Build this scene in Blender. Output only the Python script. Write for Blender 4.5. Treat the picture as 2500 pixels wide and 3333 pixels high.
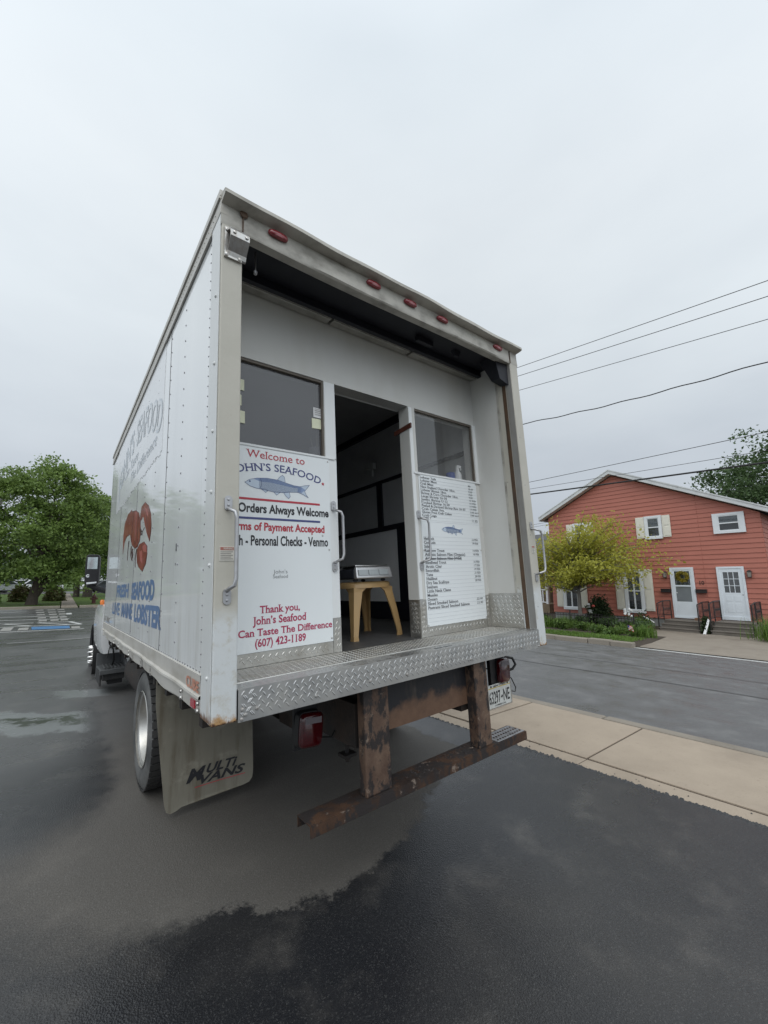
import bpy, math, random
import numpy as np
from mathutils import Matrix, Vector
random.seed(7); rng = np.random.default_rng(11)
S = bpy.context.scene
COL = S.collection
for _o in list(bpy.data.objects): bpy.data.objects.remove(_o)

# ------------------------------------------------------------------ camera
cam = bpy.data.cameras.new('camera'); camo = bpy.data.objects.new('camera', cam); COL.objects.link(camo)
cam.sensor_fit = 'HORIZONTAL'; cam.sensor_width = 36.0; cam.lens = 19.1426
cam.clip_start = 0.05; cam.clip_end = 3000
Rw = ((0.7860156834, -0.6181993936, 0.0029757454), (-0.1055255793, -0.1294255558, 0.9859581014), (0.6091335629, 0.7752925482, 0.1669663658))
camo.matrix_world = Matrix(((Rw[0][0], Rw[1][0], -Rw[2][0], -1.78872), (Rw[0][1], Rw[1][1], -Rw[2][1], -1.74219),
                            (Rw[0][2], Rw[1][2], -Rw[2][2], 1.49678), (0, 0, 0, 1)))
S.camera = camo

# ------------------------------------------------------------------ sky, sun, exposure
SUN_EL, SUN_AZ = math.radians(52), math.radians(222)      # azimuth clockwise from +Y: behind and left of the camera
wd = bpy.data.worlds.new('World'); S.world = wd; wd.use_nodes = True
nt = wd.node_tree; N = nt.nodes; L = nt.links; N.clear()
def wn(t, **k):
    n = N.new(t)
    for a, b in k.items(): setattr(n, a, b)
    return n
def wm(op, a, b=None, c=None, clamp=False):
    n = wn('ShaderNodeMath', operation=op, use_clamp=clamp)
    for i, v in enumerate((a, b, c)):
        if v is None: continue
        if isinstance(v, (int, float)): n.inputs[i].default_value = v
        else: L.new(v, n.inputs[i])
    return n.outputs[0]
def wramp(fac, stops):
    r = wn('ShaderNodeValToRGB'); e = r.color_ramp.elements
    while len(e) < len(stops): e.new(0.5)
    for i, (p, c) in enumerate(stops): e[i].position = p; e[i].color = (*c, 1)
    L.new(fac, r.inputs[0]); return r.outputs[0]
def wmix(f, a, b, bt='MIX'):
    m = wn('ShaderNodeMix', data_type='RGBA', blend_type=bt)
    for i, v in ((0, f), (6, a), (7, b)):
        if isinstance(v, (int, float)): m.inputs[i].default_value = v
        elif isinstance(v, tuple): m.inputs[i].default_value = (*v, 1)
        else: L.new(v, m.inputs[i])
    return m.outputs[2]
tc = wn('ShaderNodeTexCoord'); sep = wn('ShaderNodeSeparateXYZ'); L.new(tc.outputs['Generated'], sep.inputs[0])
el = wm('MAXIMUM', sep.outputs[2], 0.0)
grad = wramp(el, [(0.0, (0.60, 0.645, 0.70)), (0.10, (0.55, 0.60, 0.665)), (0.30, (0.59, 0.645, 0.70)), (0.50, (0.66, 0.715, 0.755)), (0.70, (0.61, 0.655, 0.69)), (0.85, (0.52, 0.57, 0.61)), (1.0, (0.60, 0.64, 0.68))])
mp = wn('ShaderNodeMapping'); mp.inputs['Scale'].default_value = (1.6, 1.6, 4.0); L.new(tc.outputs['Generated'], mp.inputs[0])
nz = wn('ShaderNodeTexNoise'); nz.inputs['Scale'].default_value = 1.5; nz.inputs['Detail'].default_value = 6; nz.inputs['Roughness'].default_value = 0.5
L.new(mp.outputs[0], nz.inputs['Vector'])
cl = wramp(nz.outputs[0], [(0.30, (0.86, 0.87, 0.89)), (0.5, (0.985, 0.985, 0.99)), (0.72, (1.09, 1.085, 1.075))])
lowband = wm('SUBTRACT', 1.0, wm('MULTIPLY', el, 1.6), clamp=True)
cloud = wmix(lowband, wmix(0.35, (1, 1, 1), cl), cl)
grey = wmix(1.0, grad, cloud, 'MULTIPLY')
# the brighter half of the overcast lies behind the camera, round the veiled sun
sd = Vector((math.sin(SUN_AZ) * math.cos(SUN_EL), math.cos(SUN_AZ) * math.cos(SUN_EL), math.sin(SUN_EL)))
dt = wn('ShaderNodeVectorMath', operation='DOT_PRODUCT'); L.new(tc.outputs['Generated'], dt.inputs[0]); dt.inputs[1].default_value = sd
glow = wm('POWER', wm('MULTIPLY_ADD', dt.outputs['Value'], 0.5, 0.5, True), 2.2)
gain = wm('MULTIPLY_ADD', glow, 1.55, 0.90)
# low sky behind the camera dimmed to shade the upper partition
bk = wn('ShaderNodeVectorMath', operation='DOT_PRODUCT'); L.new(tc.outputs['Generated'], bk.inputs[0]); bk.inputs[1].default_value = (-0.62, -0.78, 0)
low_dim = wm('MULTIPLY', wm('MULTIPLY_ADD', bk.outputs['Value'], 1.6, 0.1, True), wm('SUBTRACT', 1.0, wm('MULTIPLY', el, 1.9), clamp=True), clamp=True)
gain = wm('MULTIPLY', gain, wm('MULTIPLY_ADD', low_dim, -0.34, 1.0))
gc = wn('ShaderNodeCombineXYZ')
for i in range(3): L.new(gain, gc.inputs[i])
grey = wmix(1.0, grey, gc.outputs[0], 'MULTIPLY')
sky = wn('ShaderNodeTexSky', sky_type='NISHITA', sun_disc=False, sun_elevation=SUN_EL, sun_rotation=SUN_AZ)
sky.air_density = 1.0; sky.dust_density = 4.0
skb = wn('ShaderNodeBackground'); skb.inputs[1].default_value = 0.05; L.new(sky.outputs[0], skb.inputs[0])
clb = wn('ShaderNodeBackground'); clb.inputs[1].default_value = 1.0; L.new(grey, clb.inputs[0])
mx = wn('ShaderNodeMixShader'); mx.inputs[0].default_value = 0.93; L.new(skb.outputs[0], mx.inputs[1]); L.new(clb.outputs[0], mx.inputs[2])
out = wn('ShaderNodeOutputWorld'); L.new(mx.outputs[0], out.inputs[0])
sl = bpy.data.lights.new('sun', 'SUN'); so = bpy.data.objects.new('sun', sl); COL.objects.link(so)
sl.energy = 0.7; sl.angle = math.radians(45); sl.color = (1.0, 0.97, 0.92)
so.rotation_euler = sd.to_track_quat('Z', 'Y').to_euler()
S.view_settings.view_transform = 'Standard'; S.view_settings.look = 'None'; S.view_settings.exposure = 0.0; S.view_settings.gamma = 1.0

# ------------------------------------------------------------------ helpers
def tag(o, label=None, cat=None, group=None, kind=None):
    if label: o['label'] = label
    if cat: o['category'] = cat
    if group: o['group'] = group
    if kind: o['kind'] = kind
    return o
def empty(name, label=None, cat=None, group=None, loc=(0, 0, 0), rz=0.0, mw=None):
    o = bpy.data.objects.new(name, None); COL.objects.link(o); o.empty_display_size = 0.3
    if mw is not None: o.matrix_world = mw
    else: o.location = loc; o.rotation_euler = (0, 0, rz)
    return tag(o, label, cat, group)
class MB:
    def __init__(s): s.v = []; s.f = []; s.m = []
    def add(s, vs, fs, mi=0):
        b = len(s.v); s.v += [tuple(map(float, p)) for p in vs]
        for f in fs: s.f.append(tuple(b + i for i in f)); s.m.append(mi)
        return s
    def box(s, x0, x1, y0, y1, z0, z1, mi=0):
        return s.add([(x0, y0, z0), (x1, y0, z0), (x1, y1, z0), (x0, y1, z0), (x0, y0, z1), (x1, y0, z1), (x1, y1, z1), (x0, y1, z1)],
                     [(3, 2, 1, 0), (4, 5, 6, 7), (0, 1, 5, 4), (1, 2, 6, 5), (2, 3, 7, 6), (3, 0, 4, 7)], mi)
    def hexa(s, bot, top, mi=0):
        return s.add(list(bot) + list(top), [(3, 2, 1, 0), (4, 5, 6, 7), (0, 1, 5, 4), (1, 2, 6, 5), (2, 3, 7, 6), (3, 0, 4, 7)], mi)
    def obox(s, c, ax, ay, az, mi=0):
        c, ax, ay, az = map(Vector, (c, ax, ay, az))
        q = [c - ax - ay - az, c + ax - ay - az, c + ax + ay - az, c - ax + ay - az, c - ax - ay + az, c + ax - ay + az, c + ax + ay + az, c - ax + ay + az]
        return s.hexa(q[:4], q[4:], mi)
    def prism(s, poly, fn, d0, d1, mi=0):          # fn(u, v, d) -> point
        n = len(poly)
        a = [fn(u, v, d0) for u, v in poly]; b = [fn(u, v, d1) for u, v in poly]
        return s.add(a + b, [tuple(range(n))[::-1], tuple(range(n, 2 * n))] + [(i, (i + 1) % n, n + (i + 1) % n, n + i) for i in range(n)], mi)
    def tube(s, pts, r, n=8, mi=0, cap=True):
        pts = [Vector(p) for p in pts]; rs = r if isinstance(r, (list, tuple)) else [r] * len(pts)
        t0 = (pts[1] - pts[0]).normalized(); up = Vector((0, 0, 1)) if abs(t0.z) < 0.9 else Vector((1, 0, 0))
        u = t0.cross(up).normalized(); vs = []
        for i, p in enumerate(pts):
            t = (pts[min(i + 1, len(pts) - 1)] - pts[max(i - 1, 0)]).normalized()
            u = (u - t * u.dot(t)).normalized(); w = t.cross(u)
            for k in range(n):
                a = 2 * math.pi * k / n; vs.append(p + (u * math.cos(a) + w * math.sin(a)) * rs[i])
        fs = [(i * n + k, i * n + (k + 1) % n, (i + 1) * n + (k + 1) % n, (i + 1) * n + k) for i in range(len(pts) - 1) for k in range(n)]
        if cap: fs += [tuple(range(n))[::-1], tuple(range((len(pts) - 1) * n, len(pts) * n))]
        return s.add(vs, fs, mi)
    def lathe(s, prof, c, axis='z', n=32, mi=0, cap=False):   # prof: (along, r)
        vs = []
        for a, r in prof:
            for k in range(n):
                t = 2 * math.pi * k / n; p, q = r * math.cos(t), r * math.sin(t)
                vs.append({'z': (c[0] + p, c[1] + q, c[2] + a), 'x': (c[0] + a, c[1] + p, c[2] + q), 'y': (c[0] + q, c[1] + a, c[2] + p)}[axis])
        m = len(prof)
        fs = [(i * n + k, i * n + (k + 1) % n, (i + 1) * n + (k + 1) % n, (i + 1) * n + k) for i in range(m - 1) for k in range(n)]
        if cap: fs += [tuple(range(n))[::-1], tuple(range((m - 1) * n, m * n))]
        return s.add(vs, fs, mi)
    def dome(s, p, nrm, r, h, mi=0, n=8):
        nrm = Vector(nrm).normalized(); p = Vector(p)
        u = nrm.orthogonal().normalized(); w = nrm.cross(u); vs = []
        for rr, hh in ((r, 0), (r * .8, h * .7)):
            for k in range(n):
                a = 2 * math.pi * k / n; vs.append(p + (u * math.cos(a) + w * math.sin(a)) * rr + nrm * hh)
        vs.append(p + nrm * h)
        return s.add(vs, [(k, (k + 1) % n, n + (k + 1) % n, n + k) for k in range(n)] + [(n + k, n + (k + 1) % n, 2 * n) for k in range(n)], mi)
    def build(s, name, mats, parent=None, smooth=None, bevel=0.0, seg=2):
        me = bpy.data.meshes.new(name); me.from_pydata(s.v, [], s.f); me.update()
        mats = mats if isinstance(mats, (list, tuple)) else [mats]
        for m in mats: me.materials.append(m)
        if len(mats) > 1: me.polygons.foreach_set('material_index', s.m)
        if smooth is not None:
            me.polygons.foreach_set('use_smooth', [True] * len(me.polygons)); me.set_sharp_from_angle(angle=math.radians(smooth))
        o = bpy.data.objects.new(name, me); COL.objects.link(o)
        if parent is not None: o.parent = parent
        if bevel:
            b = o.modifiers.new('bevel', 'BEVEL'); b.width = bevel; b.segments = seg; b.limit_method = 'ANGLE'; b.angle_limit = math.radians(40)
        return o
def copy_tree(o, parent=None):
    c = o.copy(); COL.objects.link(c)
    if parent is not None: c.parent = parent
    for ch in list(o.children): copy_tree(ch, c)
    return c

# ------------------------------------------------------------------ materials
class NT:
    def __init__(s, name):
        s.m = bpy.data.materials.new(name); s.m.use_nodes = True; s.t = s.m.node_tree; s.t.nodes.clear()
        s.out = s.n('ShaderNodeOutputMaterial'); s.tc = s.n('ShaderNodeTexCoord')
    def n(s, t, **k):
        x = s.t.nodes.new(t)
        for a, b in k.items(): setattr(x, a, b)
        return x
    def put(s, sock, v):
        if isinstance(v, (int, float)): sock.default_value = v
        elif isinstance(v, tuple): sock.default_value = (*v, 1) if len(v) == 3 and sock.type == 'RGBA' else v
        else: s.t.links.new(v, sock)
    def map(s, scale=(1, 1, 1), src=None):
        m = s.n('ShaderNodeMapping'); m.inputs['Scale'].default_value = scale; s.put(m.inputs[0], src or s.tc.outputs['Object']); return m.outputs[0]
    def noise(s, scale, detail=4, rough=.55, vec=None, dist=0):
        x = s.n('ShaderNodeTexNoise'); x.inputs['Scale'].default_value = scale; x.inputs['Detail'].default_value = detail
        x.inputs['Roughness'].default_value = rough; x.inputs['Distortion'].default_value = dist
        s.put(x.inputs['Vector'], vec or s.tc.outputs['Object']); return x.outputs[0]
    def voro(s, scale, vec=None, out='Distance'):
        x = s.n('ShaderNodeTexVoronoi'); x.inputs['Scale'].default_value = scale; s.put(x.inputs['Vector'], vec or s.tc.outputs['Object']); return x.outputs[out]
    def math(s, op, a, b=0.0, c=0.0, clamp=False):
        x = s.n('ShaderNodeMath', operation=op, use_clamp=clamp)
        for i, v in enumerate((a, b, c)): s.put(x.inputs[i], v)
        return x.outputs[0]
    def step(s, v, lo, hi):
        x = s.n('ShaderNodeMapRange', interpolation_type='SMOOTHSTEP'); s.put(x.inputs[0], v); s.put(x.inputs[1], lo); s.put(x.inputs[2], hi); return x.outputs[0]
    def lerp(s, v, lo, hi):
        x = s.n('ShaderNodeMapRange'); s.put(x.inputs[0], v); s.put(x.inputs[3], lo); s.put(x.inputs[4], hi); return x.outputs[0]
    def mix(s, f, a, b, bt='MIX'):
        x = s.n('ShaderNodeMix', data_type='RGBA', blend_type=bt)
        s.put(x.inputs[0], f); s.put(x.inputs[6], a); s.put(x.inputs[7], b); return x.outputs[2]
    def bump(s, h, strength=.3, dist=.01, nrm=None):
        x = s.n('ShaderNodeBump'); x.inputs['Strength'].default_value = strength; x.inputs['Distance'].default_value = dist
        s.put(x.inputs['Height'], h)
        if nrm is not None: s.put(x.inputs['Normal'], nrm)
        return x.outputs[0]
    def sep(s, v=None):
        x = s.n('ShaderNodeSeparateXYZ'); s.put(x.inputs[0], v or s.tc.outputs['Object']); return x.outputs
    def bsdf(s, col, rough=.5, metal=0.0, nrm=None, coat=0.0, coatr=.1, spec=.5, alpha=None, sub=None):
        p = s.n('ShaderNodeBsdfPrincipled'); s.put(p.inputs['Base Color'], col); s.put(p.inputs['Roughness'], rough); s.put(p.inputs['Metallic'], metal)
        p.inputs['Coat Weight'].default_value = coat; p.inputs['Coat Roughness'].default_value = coatr; s.put(p.inputs['Specular IOR Level'], spec)
        if nrm is not None: s.put(p.inputs['Normal'], nrm)
        return p.outputs[0]
    def done(s, sh): s.put(s.out.inputs[0], sh); return s.m
def sc(c, k): return tuple(min(1.0, x * k) for x in c)
def mat(name, col, rough=.5, metal=0.0, var=.12, vs=6.0, bump=0.0, bs=60.0, dirt=None, da=.4, ds=(8, 8, 2), coat=0.0, spec=.5, bd=.004):
    t = NT(name); n = t.noise(vs, 5)
    c = t.mix(n, sc(col, 1 - var * 1.3), sc(col, 1 + var * 1.3))
    if dirt: c = t.mix(t.math('MULTIPLY', t.step(t.noise(1.0, 6, .6, t.map(ds)), .42, .75), da), c, dirt)
    nr = t.bump(t.noise(bs, 5), bump, bd) if bump else None
    r = t.lerp(t.noise(vs * 2.3, 4), max(.02, rough - .08), min(1, rough + .08))
    return t.done(t.bsdf(c, r, metal, nr, coat, .12, spec))

# truck paints
def panel_paint():
    t = NT('side_panel_paint'); n = t.noise(1.0, 4, .5, t.map((1, 7, .6)))
    c = t.mix(n, (.76, .775, .775), (.84, .85, .845))
    xyz = t.sep()
    low = t.math('MULTIPLY', t.step(xyz[2], 1.75, 1.2), t.step(t.noise(1.0, 6, .65, t.map((1, 14, 1.5))), .4, .75))
    c = t.mix(t.math('MULTIPLY', low, .55), c, (.47, .45, .39))
    c = t.mix(t.math('MULTIPLY', t.step(t.noise(9, 8, .7), .66, .74), .22), c, (.36, .36, .34))
    c = t.mix(t.math('MULTIPLY', t.step(t.noise(1, 6, .65, t.map((1, 34, .9))), .56, .76), .30), c, (.50, .49, .45))
    wav = t.math('SINE', t.math('MULTIPLY', xyz[1], 11.0))
    h = t.math('ADD', t.math('MULTIPLY', wav, .6), t.noise(1.3, 2, .4, t.map((1, 2.2, .5))))
    return t.done(t.bsdf(c, .34, 0, t.bump(h, .30, .02), 0.75, .05))
M_PANEL = panel_paint()
M_PATCH = mat('repainted_patch', (.79, .80, .81), .35, var=.04, vs=2, coat=.4)
M_WHITE = mat('white_board', (.76, .775, .775), .42, var=.03, vs=3, dirt=(.62, .62, .6), da=.3, ds=(3, 3, 1))
M_PART = mat('partition_white', (.61, .605, .575), .5, var=.05, vs=2.5, bump=.05, bs=90, dirt=(.5, .48, .43), da=.35, ds=(4, 4, 1.2))
M_SIGN = mat('sign_white', (.78, .81, .82), .35, var=.02, vs=2)
def post_paint():
    t = NT('post_paint'); c = t.mix(t.noise(5, 5), (.42, .40, .34), (.54, .515, .45)); xyz = t.sep()
    c = t.mix(t.math('MULTIPLY', t.step(t.noise(22, 7, .7), .62, .7), .4), c, (.36, .34, .28))
    bare = t.math('MULTIPLY', t.step(t.math('ADD', xyz[2], t.math('MULTIPLY', t.noise(9, 5), .12)), 1.60, 1.50), t.step(t.noise(14, 8, .7), .30, .52))
    c = t.mix(bare, c, (.60, .62, .62))
    r1 = t.step(t.math('ADD', xyz[2], t.math('MULTIPLY', t.noise(30, 6, .7), -.14)), 1.006, 0.988)
    c = t.mix(t.step(t.math('ADD', xyz[2], t.math('MULTIPLY', t.noise(16, 6, .7), -.18)), 1.012, .975), c, (.42, .25, .11))
    c = t.mix(r1, c, (.06, .025, .015))
    sp = t.step(t.noise(34, 7, .7, t.map((1, 1, .5))), .72, .78)
    c = t.mix(t.math('MULTIPLY', sp, t.step(xyz[2], 2.6, 1.2)), c, (.30, .15, .06))
    return t.done(t.bsdf(c, .5, 0, t.bump(t.noise(40, 6), .25, .004), .1))
M_POST = post_paint()
M_HEAD = mat('header_paint', (.47, .45, .40), .48, var=.1, vs=4, dirt=(.19, .175, .15), da=.8, ds=(6, 6, 9), bump=.12, bs=9, bd=.012)
M_RAIL = mat('rail_paint', (.52, .50, .46), .42, var=.1, vs=6, dirt=(.34, .31, .25), da=.6, ds=(9, 3, 9), bump=.15, bs=14, bd=.01)
M_TRIM = mat('edge_moulding', (.66, .67, .67), .38, .25, var=.06, dirt=(.4, .38, .33), da=.4)
M_SEAM = mat('dark_gap', (.10, .10, .105), .8)  # dark strips marking panel joints and drain slots
M_RIVET = mat('rivet_steel', (.25, .25, .26), .4, .6)
M_BOLT = mat('bolt_steel', (.55, .54, .52), .35, .9, dirt=(.3, .2, .12), da=.4, ds=(60, 60, 60))
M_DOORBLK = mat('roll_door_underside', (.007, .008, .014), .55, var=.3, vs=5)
M_ALU = mat('dull_aluminium', (.46, .45, .42), .42, .75, var=.15, vs=8, dirt=(.25, .23, .19), da=.5, ds=(10, 10, 10))
def plate_mat(nm, base, dirty):
    t = NT(nm); n = t.noise(3, 6, .6); c = t.mix(n, sc(base, .8), sc(base, 1.12))
    d = t.step(t.noise(7, 7, .65), .40, .72); c = t.mix(t.math('MULTIPLY', d, dirty), c, (.26, .235, .19))
    return t.done(t.bsdf(c, t.lerp(d, .34, .58), t.lerp(d, .92, .6), t.bump(t.noise(160, 3), .06, .002)))
M_DP = plate_mat('diamond_plate', (.55, .55, .54), .4)
M_DPD = plate_mat('diamond_plate_dirty', (.56, .55, .52), .6)
M_HANDLE = mat('grab_handle_steel', (.44, .44, .45), .40, .85, var=.08, dirt=(.35, .33, .3), da=.4, ds=(30, 30, 30))
def marker():
    t = NT('marker_lens'); c = t.mix(t.noise(40, 3), (.20, .012, .02), (.30, .03, .04))
    return t.done(t.bsdf(c, .18, 0, None, .6, .06))
M_MARK = marker()
M_REDLENS = mat('tail_lens', (.055, .002, .004), .18, var=.2, vs=30, coat=.6)
M_CLEAR = mat('reverse_lens', (.15, .13, .14), .2, var=.1, coat=.6)
M_BLACK = mat('black_rubber', (.018, .018, .019), .6, var=.25, dirt=(.06, .055, .05), da=.6)
M_BLKPL = mat('black_plastic', (.012, .012, .014), .5, var=.2, dirt=(.035, .035, .033), da=.35, ds=(12, 12, 12))
def rust(nm, a, b, cpl, k):
    t = NT(nm); n1 = t.noise(5, 8, .68); n2 = t.noise(11, 8, .7, t.map((1, 1, .55)))
    c = t.mix(t.step(n1, .35, .66), a, b); c = t.mix(t.step(n2, k, k + .07), c, (.022, .017, .016))
    c = t.mix(t.math('MULTIPLY', t.step(t.noise(17, 8, .7), .60, .68), .75), c, cpl)
    return t.done(t.bsdf(c, t.lerp(n1, .5, .85), 0, t.bump(t.noise(45, 8, .7), .6, .006)))
M_RUST = rust('rusty_steel', (.075, .042, .028), (.145, .092, .062), (.22, .165, .125), .48)
M_RUST2 = rust('rusty_step', (.022, .013, .010), (.070, .033, .016), (.24, .19, .155), .46)
def cross_mat():
    t = NT('cross_plate_steel'); xyz = t.sep(); n = t.noise(7, 8, .7); n2 = t.noise(1, 6, .7, t.map((9, 9, 2.2)))
    c = t.mix(t.step(n2, .5, .8), (.014, .014, .017), (.07, .055, .042)); ru = t.step(t.math('ADD', xyz[2], t.math('MULTIPLY_ADD', n, .24, -.12)), .93, .86)
    c = t.mix(ru, c, t.mix(t.noise(16, 7, .7), (.07, .036, .022), (.19, .11, .068)))
    c = t.mix(t.math('MULTIPLY', t.step(n2, .66, .74), .6), c, (.25, .24, .23)); return t.done(t.bsdf(c, .55, 0, t.bump(n, .4, .006)))
M_CROSS = cross_mat()
M_FRAME = rust('chassis_paint', (.014, .013, .013), (.045, .032, .025), (.12, .07, .04), .55)
def flap_mat():
    t = NT('mud_flap_rubber'); c = t.mix(t.noise(3, 6), (.15, .138, .105), (.27, .252, .205))
    st = t.step(t.noise(1, 6, .6, t.map((16, 1, 2.2))), .42, .7); c = t.mix(t.math('MULTIPLY', st, .7), c, (.10, .08, .05))
    c = t.mix(t.math('MULTIPLY', t.step(t.noise(6, 6, .65), .55, .7), .45), c, (.36, .345, .28))
    return t.done(t.bsdf(c, .58, 0, t.bump(t.noise(6, 4), .3, .01)))
M_FLAP = flap_mat()
def tyre_mat():
    t = NT('tyre_rubber'); c = t.mix(t.noise(7, 6), (.02, .02, .021), (.055, .054, .052)); return t.done(t.bsdf(c, .62, 0, t.bump(t.noise(50, 4), .2, .004)))
M_TYRE = tyre_mat()
def sidewall():
    t = NT('tyre_sidewall'); c = t.mix(t.step(t.noise(5, 7, .6), .3, .7), (.055, .056, .056), (.15, .15, .145)); return t.done(t.bsdf(c, .55, 0, t.bump(t.noise(30, 4), .25, .004)))
M_SIDEW = sidewall()
M_RIM = mat('polished_rim', (.56, .55, .52), .38, .85, var=.1, vs=9, dirt=(.3, .27, .22), da=.45, ds=(7, 7, 7))
M_CHROME = mat('chrome', (.75, .74, .72), .12, 1.0, var=.04)
M_CAB = mat('cab_white', (.74, .745, .75), .25, var=.03, coat=.8, dirt=(.5, .48, .44), da=.25, ds=(5, 5, 2))
M_AMBER = mat('amber_lens', (.75, .19, .02), .2, coat=.5)
M_RED = mat('sign_red', (.46, .035, .055), .4, var=.06); M_CRIM = mat('sign_crimson', (.42, .035, .10), .4, var=.06)
M_NAVY = mat('sign_navy', (.055, .065, .20), .4, var=.06); M_INK = mat('sign_black', (.02, .02, .024), .4); M_GREY = mat('menu_grey_ink', (.055, .058, .07), .5)
M_RULE = mat('menu_rule', (.50, .53, .56), .5); M_GCAP = mat('caption_grey', (.20, .21, .22), .5)
M_LBLUE = mat('faded_blue_letters', (.115, .195, .36), .4, var=.18, vs=9); M_GHOST = mat('ghost_letters', (.60, .645, .685), .4, var=.1, vs=5); M_GHOST2 = mat('ghost_letter_fill', (.73, .755, .775), .4)
M_FISHD = mat('fish_dark', (.07, .10, .21), .4); M_FISHM = mat('fish_mid', (.24, .32, .50), .4, var=.15, vs=30); M_FISHL = mat('fish_pale', (.50, .58, .68), .4, var=.08, vs=30)
def lob():
    t = NT('lobster_paint'); c = t.mix(t.step(t.noise(4, 6, .6), .3, .7), (.21, .022, .017), (.34, .065, .052)); return t.done(t.bsdf(c, .36, 0, None, .45))
M_LOB = lob(); M_LOB2 = mat('lobster_highlight', (.50, .13, .12), .36, coat=.4); M_LOBD = mat('lobster_outline', (.055, .022, .022), .4)
M_ORFADE = mat('faded_orange_letters', (.55, .25, .17), .5, var=.15, vs=40); M_REFRED = mat('red_reflector', (.45, .03, .05), .25, coat=.5)
M_LABEL = mat('warning_label_paper', (.58, .56, .50), .5); M_LABTXT = mat('warning_label_ink', (.24, .22, .2), .5)
M_NOTE = mat('note_paper_yellow', (.74, .75, .56), .7, var=.04); M_NOTEW = mat('note_paper_white', (.78, .78, .79), .7, var=.03)
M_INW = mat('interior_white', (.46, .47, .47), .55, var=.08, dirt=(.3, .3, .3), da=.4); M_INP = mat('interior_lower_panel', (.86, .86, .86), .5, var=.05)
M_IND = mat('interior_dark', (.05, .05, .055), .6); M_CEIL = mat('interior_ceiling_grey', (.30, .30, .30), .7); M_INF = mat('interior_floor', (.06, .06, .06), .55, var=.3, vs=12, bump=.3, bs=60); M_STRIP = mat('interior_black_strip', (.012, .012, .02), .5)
M_WOOD = mat('rusty_track', (.095, .055, .03), .6, var=.4, vs=15, dirt=(.02, .02, .02), da=.7, ds=(20, 20, 3))
M_BROWN = mat('brown_latch', (.10, .032, .02), .5)
def glass(nm, tint, op, body, rough=.03):
    t = NT(nm); fr = t.n('ShaderNodeFresnel'); fr.inputs[0].default_value = 1.5
    tr = t.n('ShaderNodeBsdfTransparent'); tr.inputs[0].default_value = (*tint, 1)
    df = t.n('ShaderNodeBsdfDiffuse'); t.put(df.inputs[0], t.mix(t.noise(4, 5), sc(body, .85), sc(body, 1.15)))
    a = t.n('ShaderNodeMixShader'); t.put(a.inputs[0], t.lerp(t.noise(3, 5), op * .85, min(1, op * 1.15))); t.put(a.inputs[1], tr.outputs[0]); t.put(a.inputs[2], df.outputs[0])
    gl = t.n('ShaderNodeBsdfGlossy'); gl.inputs['Roughness'].default_value = rough
    b = t.n('ShaderNodeMixShader'); t.put(b.inputs[0], t.math('MULTIPLY', t.math('MULTIPLY_ADD', fr.outputs[0], 1.1, .03), t.math('SUBTRACT', 1.0, t.n('ShaderNodeNewGeometry').outputs['Backfacing']))); t.put(b.inputs[1], a.outputs[0]); t.put(b.inputs[2], gl.outputs[0])
    return t.done(b.outputs[0])
M_GLASSL = glass('smoked_window', (.75, .75, .77), .42, (.16, .16, .17), .06)
M_GLASSR = glass('clear_window', (.95, .95, .95), .07, (.50, .51, .51)); M_GLASSH = glass('house_glass', (.75, .77, .78), .15, (.10, .11, .115))
M_CARGL = mat('car_glass', (.03, .035, .04), .08, coat=.5)
M_STOOL = mat('tan_plastic', (.45, .29, .13), .38, var=.05, dirt=(.34, .22, .1), da=.35, ds=(10, 10, 4), coat=.15)
M_SCALE = mat('scale_silver', (.62, .62, .63), .35, .55, var=.05); M_LCD = mat('scale_display', (.36, .39, .40), .3, var=.06, coat=.4); M_SCD = mat('scale_body', (.035, .038, .05), .4)
M_MIRR = mat('mirror_glass_surface', (.52, .58, .58), .03, 1.0, var=.01)
M_WIRE = mat('black_wire', (.015, .015, .015), .5); M_YELLOWWIRE = mat('tan_strap', (.4, .25, .1), .6)
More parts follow.
